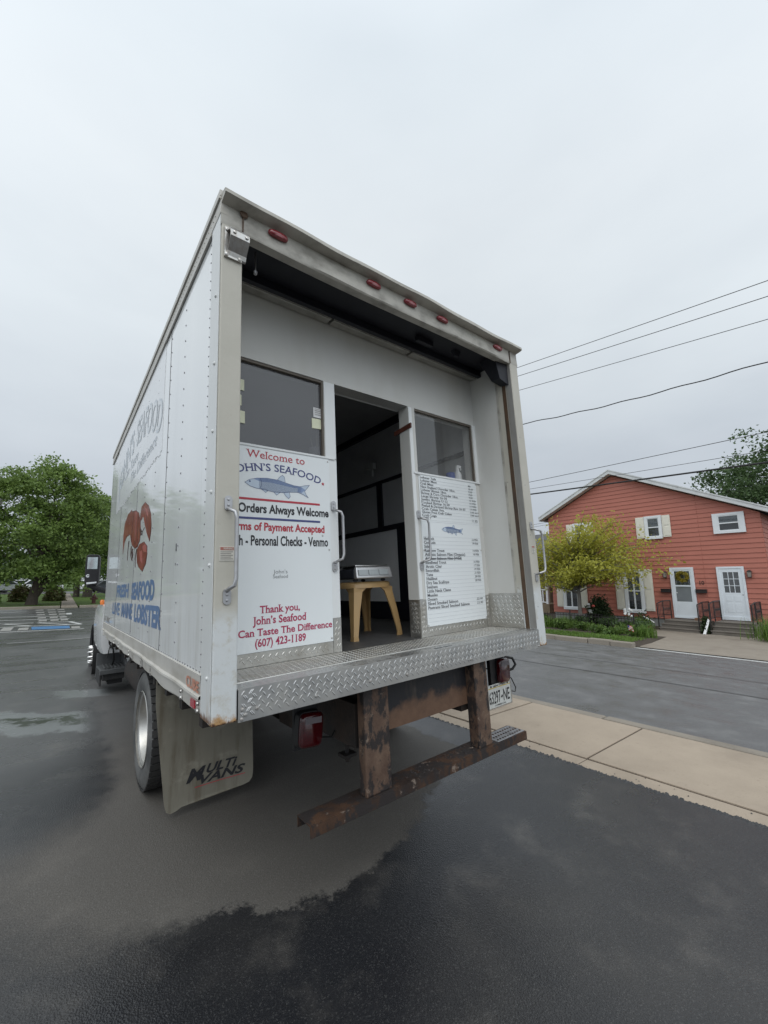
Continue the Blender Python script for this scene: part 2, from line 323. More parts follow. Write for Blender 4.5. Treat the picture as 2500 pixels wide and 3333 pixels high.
# setting
def asphalt(nm, dry, wet, lot=False):
    t = NT(nm); P = t.tc.outputs['Object']
    fine = t.noise(110, 3, .7); agg = t.voro(150, out='Distance'); spk = t.voro(240, out='Color')
    spx = t.n('ShaderNodeSeparateColor'); t.put(spx.inputs[0], spk)
    big = t.noise(.55, 5, .55); med = t.noise(2.6, 6, .6)
    if lot:
        at = t.n('ShaderNodeAttribute', attribute_name='dry'); d = at.outputs['Fac']
        rag = t.math('ADD', t.math('MULTIPLY_ADD', t.noise(6, 6, .7), .34, -.17), t.math('MULTIPLY_ADD', t.noise(45, 3, .7), .10, -.05))
        soft = t.lerp(t.step(t.sep()[0], -1.0, -1.75), .03, .26); dryness = t.step(t.math('ADD', d, rag), t.math('MULTIPLY', soft, -1.0), soft)
        dryness = t.math('MAXIMUM', dryness, t.math('MULTIPLY', t.step(big, .46, .74), .34))
    else: dryness = t.step(med, .25, .7)
    c = t.mix(dryness, wet, dry)
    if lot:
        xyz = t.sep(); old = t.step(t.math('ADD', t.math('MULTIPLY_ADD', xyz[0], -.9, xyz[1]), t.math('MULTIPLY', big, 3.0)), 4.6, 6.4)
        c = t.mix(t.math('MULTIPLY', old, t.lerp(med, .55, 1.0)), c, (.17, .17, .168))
    c = t.mix(t.math('MULTIPLY', t.step(fine, .3, .75), .55), sc(wet, .5) if not lot else t.mix(.5, c, (.012, .012, .013)), c, 'MIX')
    c = t.mix(t.math('MULTIPLY', t.step(spx.outputs[0], .86, .97), t.lerp(dryness, .14, .30)), c, (.20, .195, .185))
    c = t.mix(t.math('MULTIPLY', t.step(med, .5, .8), .3), c, sc(dry, 1.25))
    gr = t.noise(62, 6, .85); c = t.mix(t.math('MULTIPLY', t.step(gr, .52, .72), .38), c, t.mix(.5, c, (.17, .165, .16))); c = t.mix(t.math('MULTIPLY', t.step(gr, .46, .30), .4), c, sc(dry, .3))
    st = t.step(t.noise(1, 5, .6, t.map((2.2, .35, 1) if not lot else (.5, 1.6, 1))), .45, .72)
    pud = 0.0
    if lot:
        xyz = t.sep(); wob = t.math('MULTIPLY_ADD', t.noise(2.2, 5, .6, t.map((1, 1, 1))), .9, -.45)
        pu = t.math('MULTIPLY_ADD', xyz[0], -.62, 3.10)                       # a puddle lying in the wheel track left of the truck
        dd = t.math('ABSOLUTE', t.math('SUBTRACT', t.math('ADD', xyz[1], wob), pu))
        pud = t.math('MULTIPLY', t.step(dd, .42, .30), t.step(xyz[0], -1.30, -1.50))
        dd2 = t.math('ABSOLUTE', t.math('SUBTRACT', t.math('ADD', xyz[1], wob), t.math('MULTIPLY_ADD', xyz[0], -.5, 4.65)))
        pud = t.math('MAXIMUM', pud, t.math('MULTIPLY', t.math('MULTIPLY', t.step(dd2, .22, .12), t.step(xyz[0], -1.0, -1.2)), t.step(xyz[0], -1.75, -1.55)))
        c = t.mix(pud, c, (.20, .21, .21)); c = t.mix(t.math('MULTIPLY', t.math('MULTIPLY', t.step(dd, .16, .05), pud), t.step(t.noise(7, 6, .7), .35, .5)), c, (.03, .036, .022))  # sky reflection painted into the puddle as a pale colour
    r = t.math('ADD', t.lerp(dryness, .30, .74), t.math('MULTIPLY', st, -.16 if not lot else -.14))
    h = t.math('ADD', t.math('MULTIPLY', agg, .8), t.math('MULTIPLY', fine, .7))
    if lot: r = t.math('MULTIPLY', r, t.lerp(pud, 1.0, .75)); h = t.math('MULTIPLY', h, t.lerp(pud, 1.0, .2))
    return t.done(t.bsdf(c, r, 0, t.bump(h, .32, .005), 0, .1, .5))
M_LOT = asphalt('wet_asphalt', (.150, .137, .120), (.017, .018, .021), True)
M_ROAD = asphalt('road_asphalt', (.25, .245, .24), (.175, .175, .178))
M_DRIVE = asphalt('driveway_asphalt', (.085, .085, .085), (.05, .05, .052))
def concrete(nm, a, b, spot):
    t = NT(nm); c = t.mix(t.noise(2.2, 7, .6), a, b); c = t.mix(t.math('MULTIPLY', t.step(t.noise(26, 6, .7), .60, .70), .5), c, spot)
    c = t.mix(t.math('MULTIPLY', t.step(t.noise(.9, 6, .65), .48, .70), .45), c, sc(a, .78)); c = t.mix(t.math('MULTIPLY', t.step(t.noise(7, 7, .7), .60, .72), .4), c, spot)
    c = t.mix(t.math('MULTIPLY', t.step(t.noise(140, 2), .6, .72), .35), c, sc(spot, .7))
    return t.done(t.bsdf(c, .82, 0, t.bump(t.noise(120, 5), .35, .004), 0, .1, .3))
M_WALK = concrete('tan_concrete', (.31, .252, .195), (.46, .38, .295), (.24, .195, .15)); M_KERB = concrete('kerb_stone', (.21, .185, .155), (.33, .29, .24), (.13, .11, .09))
M_JOINT = mat('joint_dirt', (.075, .055, .04), .9, var=.3, vs=20); M_PADC = concrete('path_concrete', (.22, .185, .15), (.33, .29, .24), (.14, .12, .1))
M_FOUND = concrete('foundation_grey', (.25, .25, .24), (.36, .36, .35), (.15, .16, .14)); M_STEP = concrete('step_stone', (.12, .105, .09), (.21, .185, .16), (.07, .07, .05))
def grass_m(nm, a, b):
    t = NT(nm); c = t.mix(t.noise(1.2, 6, .6), a, b); c = t.mix(t.step(t.noise(30, 4), .4, .7), sc(a, .7), c)
    return t.done(t.bsdf(c, .8, 0, t.bump(t.noise(60, 4), .6, .02), 0, .1, .2))
M_GRASS = grass_m('lawn_grass', (.075, .13, .022), (.14, .19, .045)); M_SOIL = mat('garden_soil', (.055, .042, .03), .9, var=.4, vs=9, bump=.5, bs=30)
def paint_mark(nm, col, wear):
    t = NT(nm); c = t.mix(t.math('MULTIPLY', t.step(t.noise(9, 7, .7), .5, .7), wear), col, (.06, .06, .06)); return t.done(t.bsdf(c, .5, 0, t.bump(t.noise(90, 3), .4, .004)))
M_MARKP = paint_mark('worn_white_paint', (.52, .52, .50), .6); M_BLUEP = paint_mark('worn_blue_paint', (.05, .16, .33), .35); M_STAMP = paint_mark('pale_stamped_blocks', (.30, .29, .27), .5)
def siding():
    t = NT('red_siding'); xyz = t.sep(); n = t.noise(1, 6, .6, t.map((1, 1.2, 9)))
    c = t.mix(n, (.385, .122, .084), (.475, .170, .122)); c = t.mix(t.math('MULTIPLY', t.step(t.noise(.7, 4), .45, .75), .35), c, (.52, .18, .135))
    return t.done(t.bsdf(c, .55, 0, t.bump(t.noise(40, 4), .15, .004)))
M_SIDING = siding()
M_TRIMW = mat('white_trim', (.74, .76, .78), .4, var=.04); M_SHUT = mat('cream_shutter', (.74, .71, .62), .45, var=.05); M_FASCIA = mat('weathered_fascia', (.64, .65, .65), .5, var=.1, dirt=(.3, .3, .3), da=.4, ds=(3, 3, 3))
M_ROOF = mat('roof_shingle', (.10, .10, .105), .85, var=.3, vs=12); M_IRON = mat('black_iron', (.018, .014, .014), .45, var=.2)
M_DOORW = mat('white_door', (.72, .76, .80), .35, var=.03, coat=.3); M_CURT = mat('window_curtain', (.42, .44, .45), .8); M_TAN = mat('tan_stone', (.20, .155, .10), .85, var=.25, vs=5, bump=.4, bs=12)
M_BARK = mat('bark', (.065, .052, .042), .9, var=.35, vs=10, bump=.7, bs=22, bd=.02); M_BARKG = mat('grey_bark', (.17, .155, .14), .85, var=.2, vs=10, bump=.4, bs=30)
def leafm(nm, a, b, tr=.35):
    t = NT(nm); g = t.n('ShaderNodeNewGeometry'); ri = g.outputs['Random Per Island']
    c = t.mix(ri, a, b); c = t.mix(t.math('MULTIPLY', t.step(t.noise(.9, 3), .4, .7), .5), c, sc(b, 1.45))
    p = t.bsdf(c, .48, 0, None, 0, .1, .35); tl = t.n('ShaderNodeBsdfTranslucent'); t.put(tl.inputs[0], t.mix(.5, c, sc(b, 1.5)))
    m = t.n('ShaderNodeMixShader'); m.inputs[0].default_value = tr; t.put(m.inputs[1], p); t.put(m.inputs[2], tl.outputs[0]); return t.done(m.outputs[0])
M_LMAPLE = leafm('maple_leaf', (.060, .105, .028), (.20, .285, .075)); M_LDARK = leafm('dark_leaf', (.035, .065, .026), (.085, .135, .05)); M_LYEL = leafm('yellow_leaf', (.235, .235, .03), (.46, .45, .085), .48)
M_LSHRUB = leafm('shrub_leaf', (.10, .055, .028), (.10, .12, .04)); M_LGARD = leafm('garden_leaf', (.04, .085, .018), (.13, .20, .045)); M_LDKSH = leafm('dark_shrub_leaf', (.018, .035, .014), (.05, .075, .03))
M_LFAR = leafm('far_leaf', (.05, .085, .035), (.10, .15, .06)); M_BLADE = leafm('grass_blade', (.06, .12, .02), (.15, .24, .05))
M_WHITEP = mat('white_flower', (.8, .8, .8), .6); M_REDP = mat('red_flower', (.6, .1, .08), .6); M_POTW = mat('white_pot', (.66, .66, .63), .5); M_TERRA = mat('terracotta', (.30, .12, .06), .7); M_GALV = mat('grey_pot', (.42, .43, .44), .5)
M_WREATH = leafm('wreath_leaf', (.22, .17, .02), (.42, .35, .06)); M_HYD = mat('hydrant_red', (.07, .018, .015), .5); M_FLAGB = mat('flag_blue', (.05, .06, .2), .7)
M_CARW = mat('car_white', (.70, .71, .72), .25, coat=.7); M_CARD = mat('car_dark', (.04, .045, .055), .25, coat=.7); M_CARS = mat('car_silver', (.42, .44, .46), .25, .4, coat=.7)
M_SPRAYB = mat('blue_plastic', (.04, .08, .30), .35)

# ------------------------------------------------------------------ lettering: built-in font turned into flat meshes
TEXTS = []
def text(key, body, x0, x1, zb, cap, bold=0.0, serif=False, shear=0.0, arch=None):
    TEXTS.append((key, body, x0, x1, zb, cap, bold, serif, shear, arch))
TKEYS = {}
def tkey(key, name, m, parent, fn): TKEYS[key] = (name, m, parent, fn)
def flush_texts():
    obs = []
    for t in [(None, 'H', 0, 1, 0, 1, 0, False, 0, None)] + TEXTS:
        cu = bpy.data.curves.new('lettering', 'FONT'); cu.body = t[1]; cu.size = 1.0; cu.offset = t[6]; cu.shear = t[8]; cu.resolution_u = 3; cu.fill_mode = 'FRONT'
        o = bpy.data.objects.new('lettering', cu); COL.objects.link(o); obs.append(o)
    bpy.context.view_layer.update(); dg = bpy.context.evaluated_depsgraph_get(); data = []
    for o in obs:
        e = o.evaluated_get(dg); me = e.to_mesh()
        data.append(([tuple(v.co[:2]) for v in me.vertices], [tuple(p.vertices) for p in me.polygons])); e.to_mesh_clear()
    for o in obs:
        cu = o.data; bpy.data.objects.remove(o); bpy.data.curves.remove(cu)
    H = max(p[1] for p in data[0][0]); groups = {}
    for t, (vs, fs) in zip(TEXTS, data[1:]):
        key, body, x0, x1, zb, cap, bold, serif, shear, arch = t
        vs = list(vs); fs = list(fs)
        if not vs: continue
        if serif:
            cnt = {}
            for f in fs:
                for i in range(len(f)):
                    a, b = f[i], f[(i + 1) % len(f)]; cnt[(a, b)] = 1
            lo, xh = -bold, None
            for (a, b) in list(cnt):
                if (b, a) in cnt: continue
                (xa, ya), (xb, yb) = vs[a], vs[b]; w = abs(xa - xb)
                if abs(ya - yb) < .004 and .05 < w < .21:
                    xl, xr = min(xa, xb), max(xa, xb); inward = .045 * H / .7
                    for lev, sg in ((-bold, 1), (H + bold, -1), (H * .74 + bold, -1), (H * 1.05 + bold, -1)):
                        if abs(ya - lev) < .035:
                            e = .075; k = len(vs)
                            vs += [(xl - e, ya), (xr + e, ya), (xr + e, ya + sg * inward), (xl - e, ya + sg * inward)]; fs.append((k, k + 1, k + 2, k + 3)); break
        xa = min(p[0] for p in vs); xb = max(p[0] for p in vs)
        pts = []
        for X, Y in vs:
            u = x0 + (X - xa) / (xb - xa) * (x1 - x0); v = zb + Y / H * cap
            if arch:
                uc, R = arch; a = (u - uc) / R; u, v = uc + (R + v - zb) * math.sin(a), zb + (R + v - zb) * math.cos(a) - R
            pts.append((u, v))
        groups.setdefault(key, []).append((pts, fs))
    for key, lst in groups.items():
        name, m, parent, fn = TKEYS[key]; mb = MB()
        for pts, fs in lst: mb.add([fn(u, v) for u, v in pts], fs)
        mb.build(name, m, parent)

# ------------------------------------------------------------------ ground, road, pavement
def sheet(name, xs, ys, zf, m, kind='structure', xmap=None):
    vs = [((xmap(x, y) if xmap else x), y, zf(x, y)) for y in ys for x in xs]; nx = len(xs)
    fs = [(j * nx + i, j * nx + i + 1, (j + 1) * nx + i + 1, (j + 1) * nx + i) for j in range(len(ys) - 1) for i in range(nx - 1)]
    mb = MB(); mb.add(vs, fs); o = mb.build(name, m); tag(o, kind=kind); return o
sheet('ground', [-900, -60, 2.0, 2.6, 13, 60, 900], [-900, -60, 0, 60, 200, 900], lambda x, y: -.03 if x < 2.3 else -.55, M_GRASS)
SL = .062                                             # the street runs a little askew to the truck
def street(x, y): return x - SL * y
lx = sorted(set([-60, -40, -25, -16, -12] + [round(-9 + .11 * i, 3) for i in range(98)] + [1.76])); ly = sorted(set([-60, -30, -15, -9] + [round(-6 + .11 * i, 3) for i in range(110)] + [7, 9, 12, 16, 20, 24, 26.9]))
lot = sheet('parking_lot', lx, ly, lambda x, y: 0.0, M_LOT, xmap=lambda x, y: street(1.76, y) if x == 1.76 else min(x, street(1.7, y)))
edge = [(1.25, .98), (.55, .62), (.18, .40), (-.013, .30), (-.13, .262), (-.361, .205), (-.629, .19), (-.793, .246), (-.9, .313), (-.996, .405), (-1.19, .425), (-1.361, .469), (-1.564, .519), (-1.70, .66), (-1.90, .9), (-2.05, 1.2), (-1.9, 1.5), (-1.66, 1.62), (-1.45, 1.75), (-1.3, 2.1), (-1.25, 6.5), (1.3, 6.5)]
def sdist(x, y):
    inside = False; best = 9.0; n = len(edge)
    for i in range(n):
        (xa, ya), (xb, yb) = edge[i], edge[(i + 1) % n]
        if (ya > y) != (yb > y) and x < (xb - xa) * (y - ya) / (yb - ya) + xa: inside = not inside
        dx, dy = xb - xa, yb - ya; t = max(0, min(1, ((x - xa) * dx + (y - ya) * dy) / (dx * dx + dy * dy)))
        best = min(best, math.hypot(x - xa - t * dx, y - ya - t * dy))
    return best if inside else -best
at = lot.data.attributes.new('dry', 'FLOAT', 'POINT'); at.data.foreach_set('value', [sdist(v.co.x, v.co.y) if abs(v.co.x) < 5 and abs(v.co.y) < 9 else -4.0 for v in lot.data.vertices])
mb = MB()                                             # crumbled edge of the asphalt lying over the pavement
for i in range(1500):
    y = random.uniform(-3.2, 6.5); r = random.uniform(.004, .015); x = street(1.757, y) + random.gauss(0, .010)
    if random.random() < .08: x += random.uniform(0, .25); r *= .5
    k = 6; a0 = random.random() * 6
    vs = [(x + r * random.uniform(.7, 1.2) * math.cos(a0 + t * math.tau / k), y + r * random.uniform(.7, 1.3) * math.sin(a0 + t * math.tau / k), .0) for t in range(k)] + [(x + .3 * r, y, .003 + r * random.uniform(.15, .5))]
    mb.add(vs, [(t, (t + 1) % k, k) for t in range(k)])
tag(mb.build('asphalt_crumbs', M_DRIVE), kind='stuff', label='crumbled black asphalt edge spilling onto the tan pavement', cat='gravel')
mb = MB(); bed = MB()
def quadstrip(m, x0, x1, y0, y1, z0, z1, mi=0):
    b = [(street(x0, y0), y0, z0), (street(x1, y0), y0, z0), (street(x1, y1), y1, z0), (street(x0, y1), y1, z0)]; m.hexa(b, [(p[0], p[1], z1) for p in b], mi)
quadstrip(bed, 1.55, 3.14, -30, 60, -.12, -.004)
ys = [.17 + 1.22 * k for k in range(-20, 45)]
for a, b in zip(ys, ys[1:]):
    quadstrip(mb, 1.955, 3.125, a + .010, b - .010, -.1, .006 + random.uniform(-.002, .002))
for a, b in zip(ys[::2], ys[2::2]): quadstrip(mb, 1.60, 1.942, a + .002, b - .002, -.1, -.003)
tag(bed.build('pavement_bed', M_JOINT), kind='structure'); tag(mb.build('pavement', M_WALK, bevel=.004), kind='structure')
mb = MB()
yy = -12.0
while yy < 50:
    b = yy + random.uniform(1.6, 2.6); quadstrip(mb, 3.165 + random.uniform(-.012, .012), 3.31 + random.uniform(-.03, .03), yy + .01, b - .01, -.3, -.004 + random.uniform(-.012, .006)); yy = b
tag(mb.build('kerb', M_KERB, bevel=.02), kind='structure')
def roadz(x): return -.09 - .30 * min(1, max(0, (x - 3.2) / 8.3)) + .06 * math.sin(math.pi * min(1, max(0, (x - 3.2) / 8.3)))
sheet('road', [3.2, 4.5, 6, 7.4, 9, 10.4, 11.75, 12.4], [-60, -20, -8, -3, 0, 3, 6, 10, 20, 50, 120], lambda x, y: roadz(x), M_ROAD, xmap=street)
sheet('far_lot', [12.4, 14, 18, 40], [-60, -20, -8, -3, -.2], lambda x, y: -.372, M_DRIVE, xmap=lambda x, y: street(x, y))
mb = MB(); yy = 3.45
while yy < 60:
    b = yy + random.uniform(.5, 1.1); quadstrip(mb, 11.62 + random.uniform(-.02, .02), 11.86, yy + .006, b - .006, -.5, -.235 + random.uniform(-.02, .015)); yy = b
tag(mb.build('far_kerb', M_KERB, bevel=.02), kind='structure')
sheet('garden_ground', [11.85, 13, 15, 18.75, 40], [3.4, 3.7, 4.2, 6, 8, 10, 14, 60], lambda x, y: -.385 if y < 3.5 else (-.26 if x < 12 else (-.29 if x < 14 else -.37)), M_SOIL, xmap=lambda x, y: street(x, y) if x < 14 else x)
mb = MB(); mb.add([(11.75, 3.38, -.372), (11.9, .3, -.375), (18.72, .3, -.372), (18.72, 4.7, -.364), (15.5, 4.75, -.364), (12.6, 3.7, -.366)], [(0, 1, 2, 3, 4, 5)]); tag(mb.build('front_path', M_PADC), kind='structure')
mb = MB(); mb.add([(11.45, 4.2, -.382), (11.62, 4.2, -.382), (12.02, -6, -.382), (11.84, -6, -.382)], [(3, 2, 1, 0)]); tag(mb.build('road_edge_line', M_MARKP), kind='structure')
mb = MB()
for xx, w in ((6.3, .03), (7.8, .025)):
    for k in range(30):
        y0, y1 = -10 + k, -9 + k; xa = street(xx + .04 * math.sin(k * 1.3), y0); xb = street(xx + .04 * math.sin((k + 1) * 1.3), y1); mb.add([(xa, y0, roadz(xx) + .006), (xa + w, y0, roadz(xx) + .006), (xb + w, y1, roadz(xx) + .006), (xb, y1, roadz(xx) + .006)], [(0, 1, 2, 3)])
tag(mb.build('road_tar_seam', M_DRIVE), kind='structure')
# far side of the lot: kerb, lawn, path, painted bays
sheet('lawn', [-80, -20, -6, -1.55], [27.6, 34, 45, 60, 120], lambda x, y: .06, M_GRASS)
sheet('lawn', [-.75, 0, 1.4, 3.5], [27.6, 34, 45, 60, 120], lambda x, y: .06, M_GRASS)
mb = MB(); mb.box(-80, -1.56, 27.2, 27.5, -.1, .11); mb.box(-.7, 3.5, 27.2, 27.5, -.1, .11); tag(mb.build('lawn_kerb', M_KERB, bevel=.02), kind='structure')
mb = MB()
for k in range(21): mb.box(-1.52 + .012 * k, -.78 + .006 * k, 27.2 + 1.3 * k, 28.48 + 1.3 * k, -.1, .066)
tag(mb.build('path', M_PADC, bevel=.01), kind='structure')
sheet('far_road', [-80, -8, 0, 8], [55, 59, 66], lambda x, y: .075, M_ROAD)
def gline(m, a, b, w, z=.004, mi=0):
    dx, dy = b[0] - a[0], b[1] - a[1]; l = math.hypot(dx, dy); nx, ny = -dy / l * w / 2, dx / l * w / 2
    m.add([(a[0] - nx, a[1] - ny, z), (b[0] - nx, b[1] - ny, z), (b[0] + nx, b[1] + ny, z), (a[0] + nx, a[1] + ny, z)], [(0, 1, 2, 3)], mi)
mb = MB()
for a, b, w in [((-9, 27.6), (-3.1, 26.5), .16), ((-9, 23.6), (-2.84, 24.6), .14), ((-9, 22.6), (-1.40, 20.67), .14), ((-9, 20.3), (-1.29, 19.04), .13), ((-9, 18.6), (-1.15, 17.47), .12), ((-9, 17.4), (-1.0, 16.13), .12), ((-9, 15.4), (-1.0, 14.47), .11), ((-1.3, 17.4), (-1.02, 16.2), .12), ((-3.3, 18.0), (-2.3, 16.35), .10), ((-2.3, 17.7), (-1.35, 16.25), .10), ((-5, 18.3), (-3.6, 16.6), .1), ((-1.25, 22.5), (-1.25, 21.5), .2)]: gline(mb, a, b, w)
gline(mb, (-2.6, 11.79), (-.6, 11.84), .04)
tag(mb.build('bay_lines', M_MARKP), kind='structure')
mb = MB(); mb.add([(-2.315, 16.0, .008), (-1.344, 15.75, .008), (-1.343, 14.80, .008), (-2.272, 15.0, .008)], [(3, 2, 1, 0)]); tag(mb.build('blue_bay_paint', M_BLUEP), kind='structure')
mb = MB()
for q in [(-3.0, -2.75, 15.05, 16.2), (-2.6, -2.36, 15.0, 15.85), (-1.30, -1.08, 14.75, 15.4), (-3.6, -3.25, 15.2, 16.3), (-4.3, -3.9, 15.3, 16.4)]: mb.add([(q[0], q[2], .006), (q[1], q[2], .006), (q[1], q[3], .006), (q[0], q[3], .006)], [(0, 1, 2, 3)])
for j, yv in enumerate((18.5, 20.0, 21.9, 23.6, 25.5)):
    for i, (a, b) in enumerate(((-2.21, -1.97), (-1.86, -1.62), (-1.56, -1.34))):
        s_ = 1 + (yv - 18.5) * .045; x0 = -1.2 + (a + 1.2) * s_; x1 = -1.2 + (b + 1.2) * s_; mb.add([(x0, yv - .35, .006), (x1, yv - .35, .006), (x1, yv + .35, .006), (x0, yv + .35, .006)], [(0, 1, 2, 3)])
tag(mb.build('stamped_blocks', M_STAMP), kind='structure')

# ================================================================== the truck (own frame: x across, y forward, z up; it leans with the lot)
TM = Matrix(((0.9992015, 0.00059888, -0.03995009), (0.00059888, 0.99955084, 0.02996257), (0.03995009, -0.02996257, 0.99875234)))
TLOC = Vector((-1.17, 1.75, 0)) - TM @ Vector((-1.17, 1.75, 0.185))
TMW = Matrix.Translation(TLOC) @ TM.to_4x4()
truck = empty('box_truck', 'white seafood box truck with its rear door rolled up and a rusty step bumper', 'truck', mw=TMW)
def torig(p): return Matrix.Translation(TMW @ Vector(p)) @ TM.to_4x4()
def lozenges(mb, fn, u0, u1, v0, v1, p=.039, q=.033, mi=0, L_=.0145, w=.0042, h=.0024, skip=None):
    n = 0
    for j in range(int((v1 - v0) / q) + 2):
        for i in range(int((u1 - u0) / p) + 2):
            for k in (0, 1):
                u = u0 + (i + .5 * k + .13 * j) * p % (u1 - u0 + .0001); v = v0 + (j + .5 * k + .25) * q
                if u - .012 < u0 or u + .012 > u1 or v - .011 < v0 or v + .011 > v1: continue
                if skip and skip(u, v): continue
                s = 1 if k == 0 else -1; a = math.radians(52) * s; cx, cy = math.cos(a), math.sin(a)
                def T(x, y, d): return fn(u + x * cx - y * cy, v + x * cy + y * cx, d)
                mb.add([T(-L_, 0, 0), T(-L_ * .4, -w, 0), T(L_ * .4, -w, 0), T(L_, 0, 0), T(L_ * .4, w, 0), T(-L_ * .4, w, 0), T(-L_ * .45, 0, h), T(L_ * .45, 0, h)],
                       [(0, 1, 6), (1, 2, 7, 6), (2, 3, 7), (3, 4, 7), (4, 5, 6, 7), (5, 0, 6)], mi)
# --- side panels, roof, rails
mb = MB(); mb.box(-1.22, -1.19, .15, 4.90, 1.215, 3.40, 0)
for y in (1.115, 2.38, 3.60): mb.box(-1.2215, -1.2201, y - .004, y + .004, 1.245, 3.385, 1)
mb.box(-1.2216, -1.2201, .146, .152, 1.10, 3.42, 1)
def rrow(y, z0, z1, dz, r=.006):
    z = z0
    while z < z1: mb.dome((-1.2200, y, z), (-1, 0, 0), r, .004, 2, 6); z += dz
for y in (.692, 1.52, 1.95, 2.80, 3.20, 4.02, 4.45): rrow(y, 1.33, 3.36, .1031)
for y in (1.085, 2.35, 3.57): rrow(y, 1.28, 3.38, .1012, .005)
rrow(.172, 1.27, 3.38, .052, .004)
y = .19
while y < 4.85: mb.dome((-1.22, y, 1.248), (-1, 0, 0), .0055, .004, 2, 6); y += .052
mb.box(-1.2225, -1.2205, .72, .745, 1.82, 1.86, 2); mb.box(-1.2222, -1.2205, .735, .745, 1.74, 1.752, 2)
side = mb.build('side_panel', [M_PANEL, M_SEAM, M_RIVET], truck); side['label'] = 'riveted white side panel with faded lettering and a lobster'
mb = MB(); mb.box(-1.2222, -1.2204, 1.30, 4.15, 2.60, 3.385)
for k in range(60):
    y = 1.30 + k * .0475; w = .0475; d = random.uniform(.0, .03); mb.box(-1.2222, -1.2204, y, y + w, 2.60 - .02 - d, 2.60)
patch = mb.build('repainted_patch', M_PATCH, side)
FS = lambda d: (lambda u, v: (-1.2238 - d, -u, v))
tkey('ghost', 'ghost_lettering', M_GHOST, side, FS(.0)); tkey('ghost2', 'ghost_lettering', M_GHOST2, side, FS(.0006)); tkey('blue', 'blue_lettering', M_LBLUE, side, lambda u, v: (-1.2215, -u, v)); tkey('smallside', 'unit_number', M_LABTXT, side, lambda u, v: (-1.2215, -u, v))
text('ghost', 'SEAFOOD', -2.62, -1.345, 2.985, .235, .028, arch=(-2.65, 3.2)); text('ghost2', 'SEAFOOD', -2.61, -1.355, 2.992, .221, -.006, arch=(-2.65, 3.2))
text('ghost', "JOHN'S", -3.98, -2.78, 2.985, .235, .02, arch=(-2.65, 3.2))
text('ghost', 'The Difference', -2.9, -1.50, 2.68, .10, -.002, shear=.35); text('ghost', 'You Can Taste', -3.9, -2.45, 2.82, .10, -.002, shear=.35)
text('blue', 'FRESH', -3.55, -2.62, 1.565, .112, .045); text('blue', 'SEAFOOD', -2.42, -1.345, 1.55, .125, .05)
text('blue', 'LIVE', -3.88, -3.22, 1.382, .115, .03); text('blue', 'MAINE', -3.05, -2.325, 1.382, .118, .045); text('blue', 'LOBSTER', -2.20, -1.075, 1.376, .124, .05)
text('smallside', 'LT  REC', -4.85, -4.10, 1.262, .055, .02)
# lobster painted on the panel
def pad(poly, k):
    cx = sum(p[0] for p in poly) / len(poly); cy = sum(p[1] for p in poly) / len(poly)
    return [(cx + (x - cx) * (1 + k), cy + (y - cy) * (1 + k)) for x, y in poly]
arm = [(2.7, 2.374), (2.96, 2.37), (3.183, 2.307), (3.247, 2.198), (3.209, 2.0), (3.13, 2.108), (2.97, 2.152), (2.749, 2.149), (2.756, 2.23), (2.609, 2.298)]
bod = [(2.629, 2.349), (2.417, 2.323), (2.239, 2.274), (2.124, 2.185), (2.082, 2.101), (2.106, 2.027), (2.217, 1.984), (2.348, 1.98), (2.567, 2.034), (2.722, 2.146), (2.824, 2.285)]
claw = [(2.075, 2.303), (1.915, 2.309), (1.75, 2.254), (1.627, 2.17), (1.586, 2.087), (1.591, 2.033), (1.631, 1.97), (1.774, 2.049), (1.883, 2.128), (1.975, 2.209), (2.086, 2.187), (2.137, 2.195), (2.13, 2.249)]
lcl = [(2.101, 1.989), (1.878, 1.987), (1.724, 1.939), (1.708, 1.884), (1.748, 1.812), (1.887, 1.761), (2.098, 1.807), (2.187, 1.848), (2.223, 1.907), (2.212, 1.962)]
inn = [(1.936, 1.96), (1.793, 1.963), (1.721, 1.931), (1.723, 1.893), (1.882, 1.915)]
fnS = lambda u, v, d: (-1.2204 - d, u, v)
mb = MB()
for i, pl in enumerate((arm, bod, claw, lcl)): mb.prism(pad(pl, .035), fnS, 0, .0011, 1); mb.prism(pl, fnS, .0002, .0018 + .0001 * i, 0)
mb.prism(pad(inn, .06), fnS, .0002, .0026, 1); mb.prism(inn, fnS, .0003, .0032, 2)
for a, b, w in [((2.40, 2.30), (2.35, 2.02), .02), ((2.55, 2.30), (2.60, 2.06), .012), ((2.25, 2.25), (2.22, 2.02), .012), ((1.86, 2.26), (1.72, 2.06), .01), ((1.88, 1.89), (1.74, 1.90), .018)]:
    mb.prism([(a[0], a[1]), (b[0], b[1]), (b[0] + w, b[1]), (a[0] + w, a[1])], fnS, .0003, .0029, 1)
for pl in ([(2.45, 2.31), (2.40, 2.05), (2.34, 2.05), (2.37, 2.31)], [(1.95, 2.285), (1.80, 2.235), (1.72, 2.16), (1.80, 2.19)], [(2.08, 1.93), (1.95, 1.93), (1.90, 1.82), (2.02, 1.85)]): mb.prism(pl, fnS, .0003, .0024, 2)
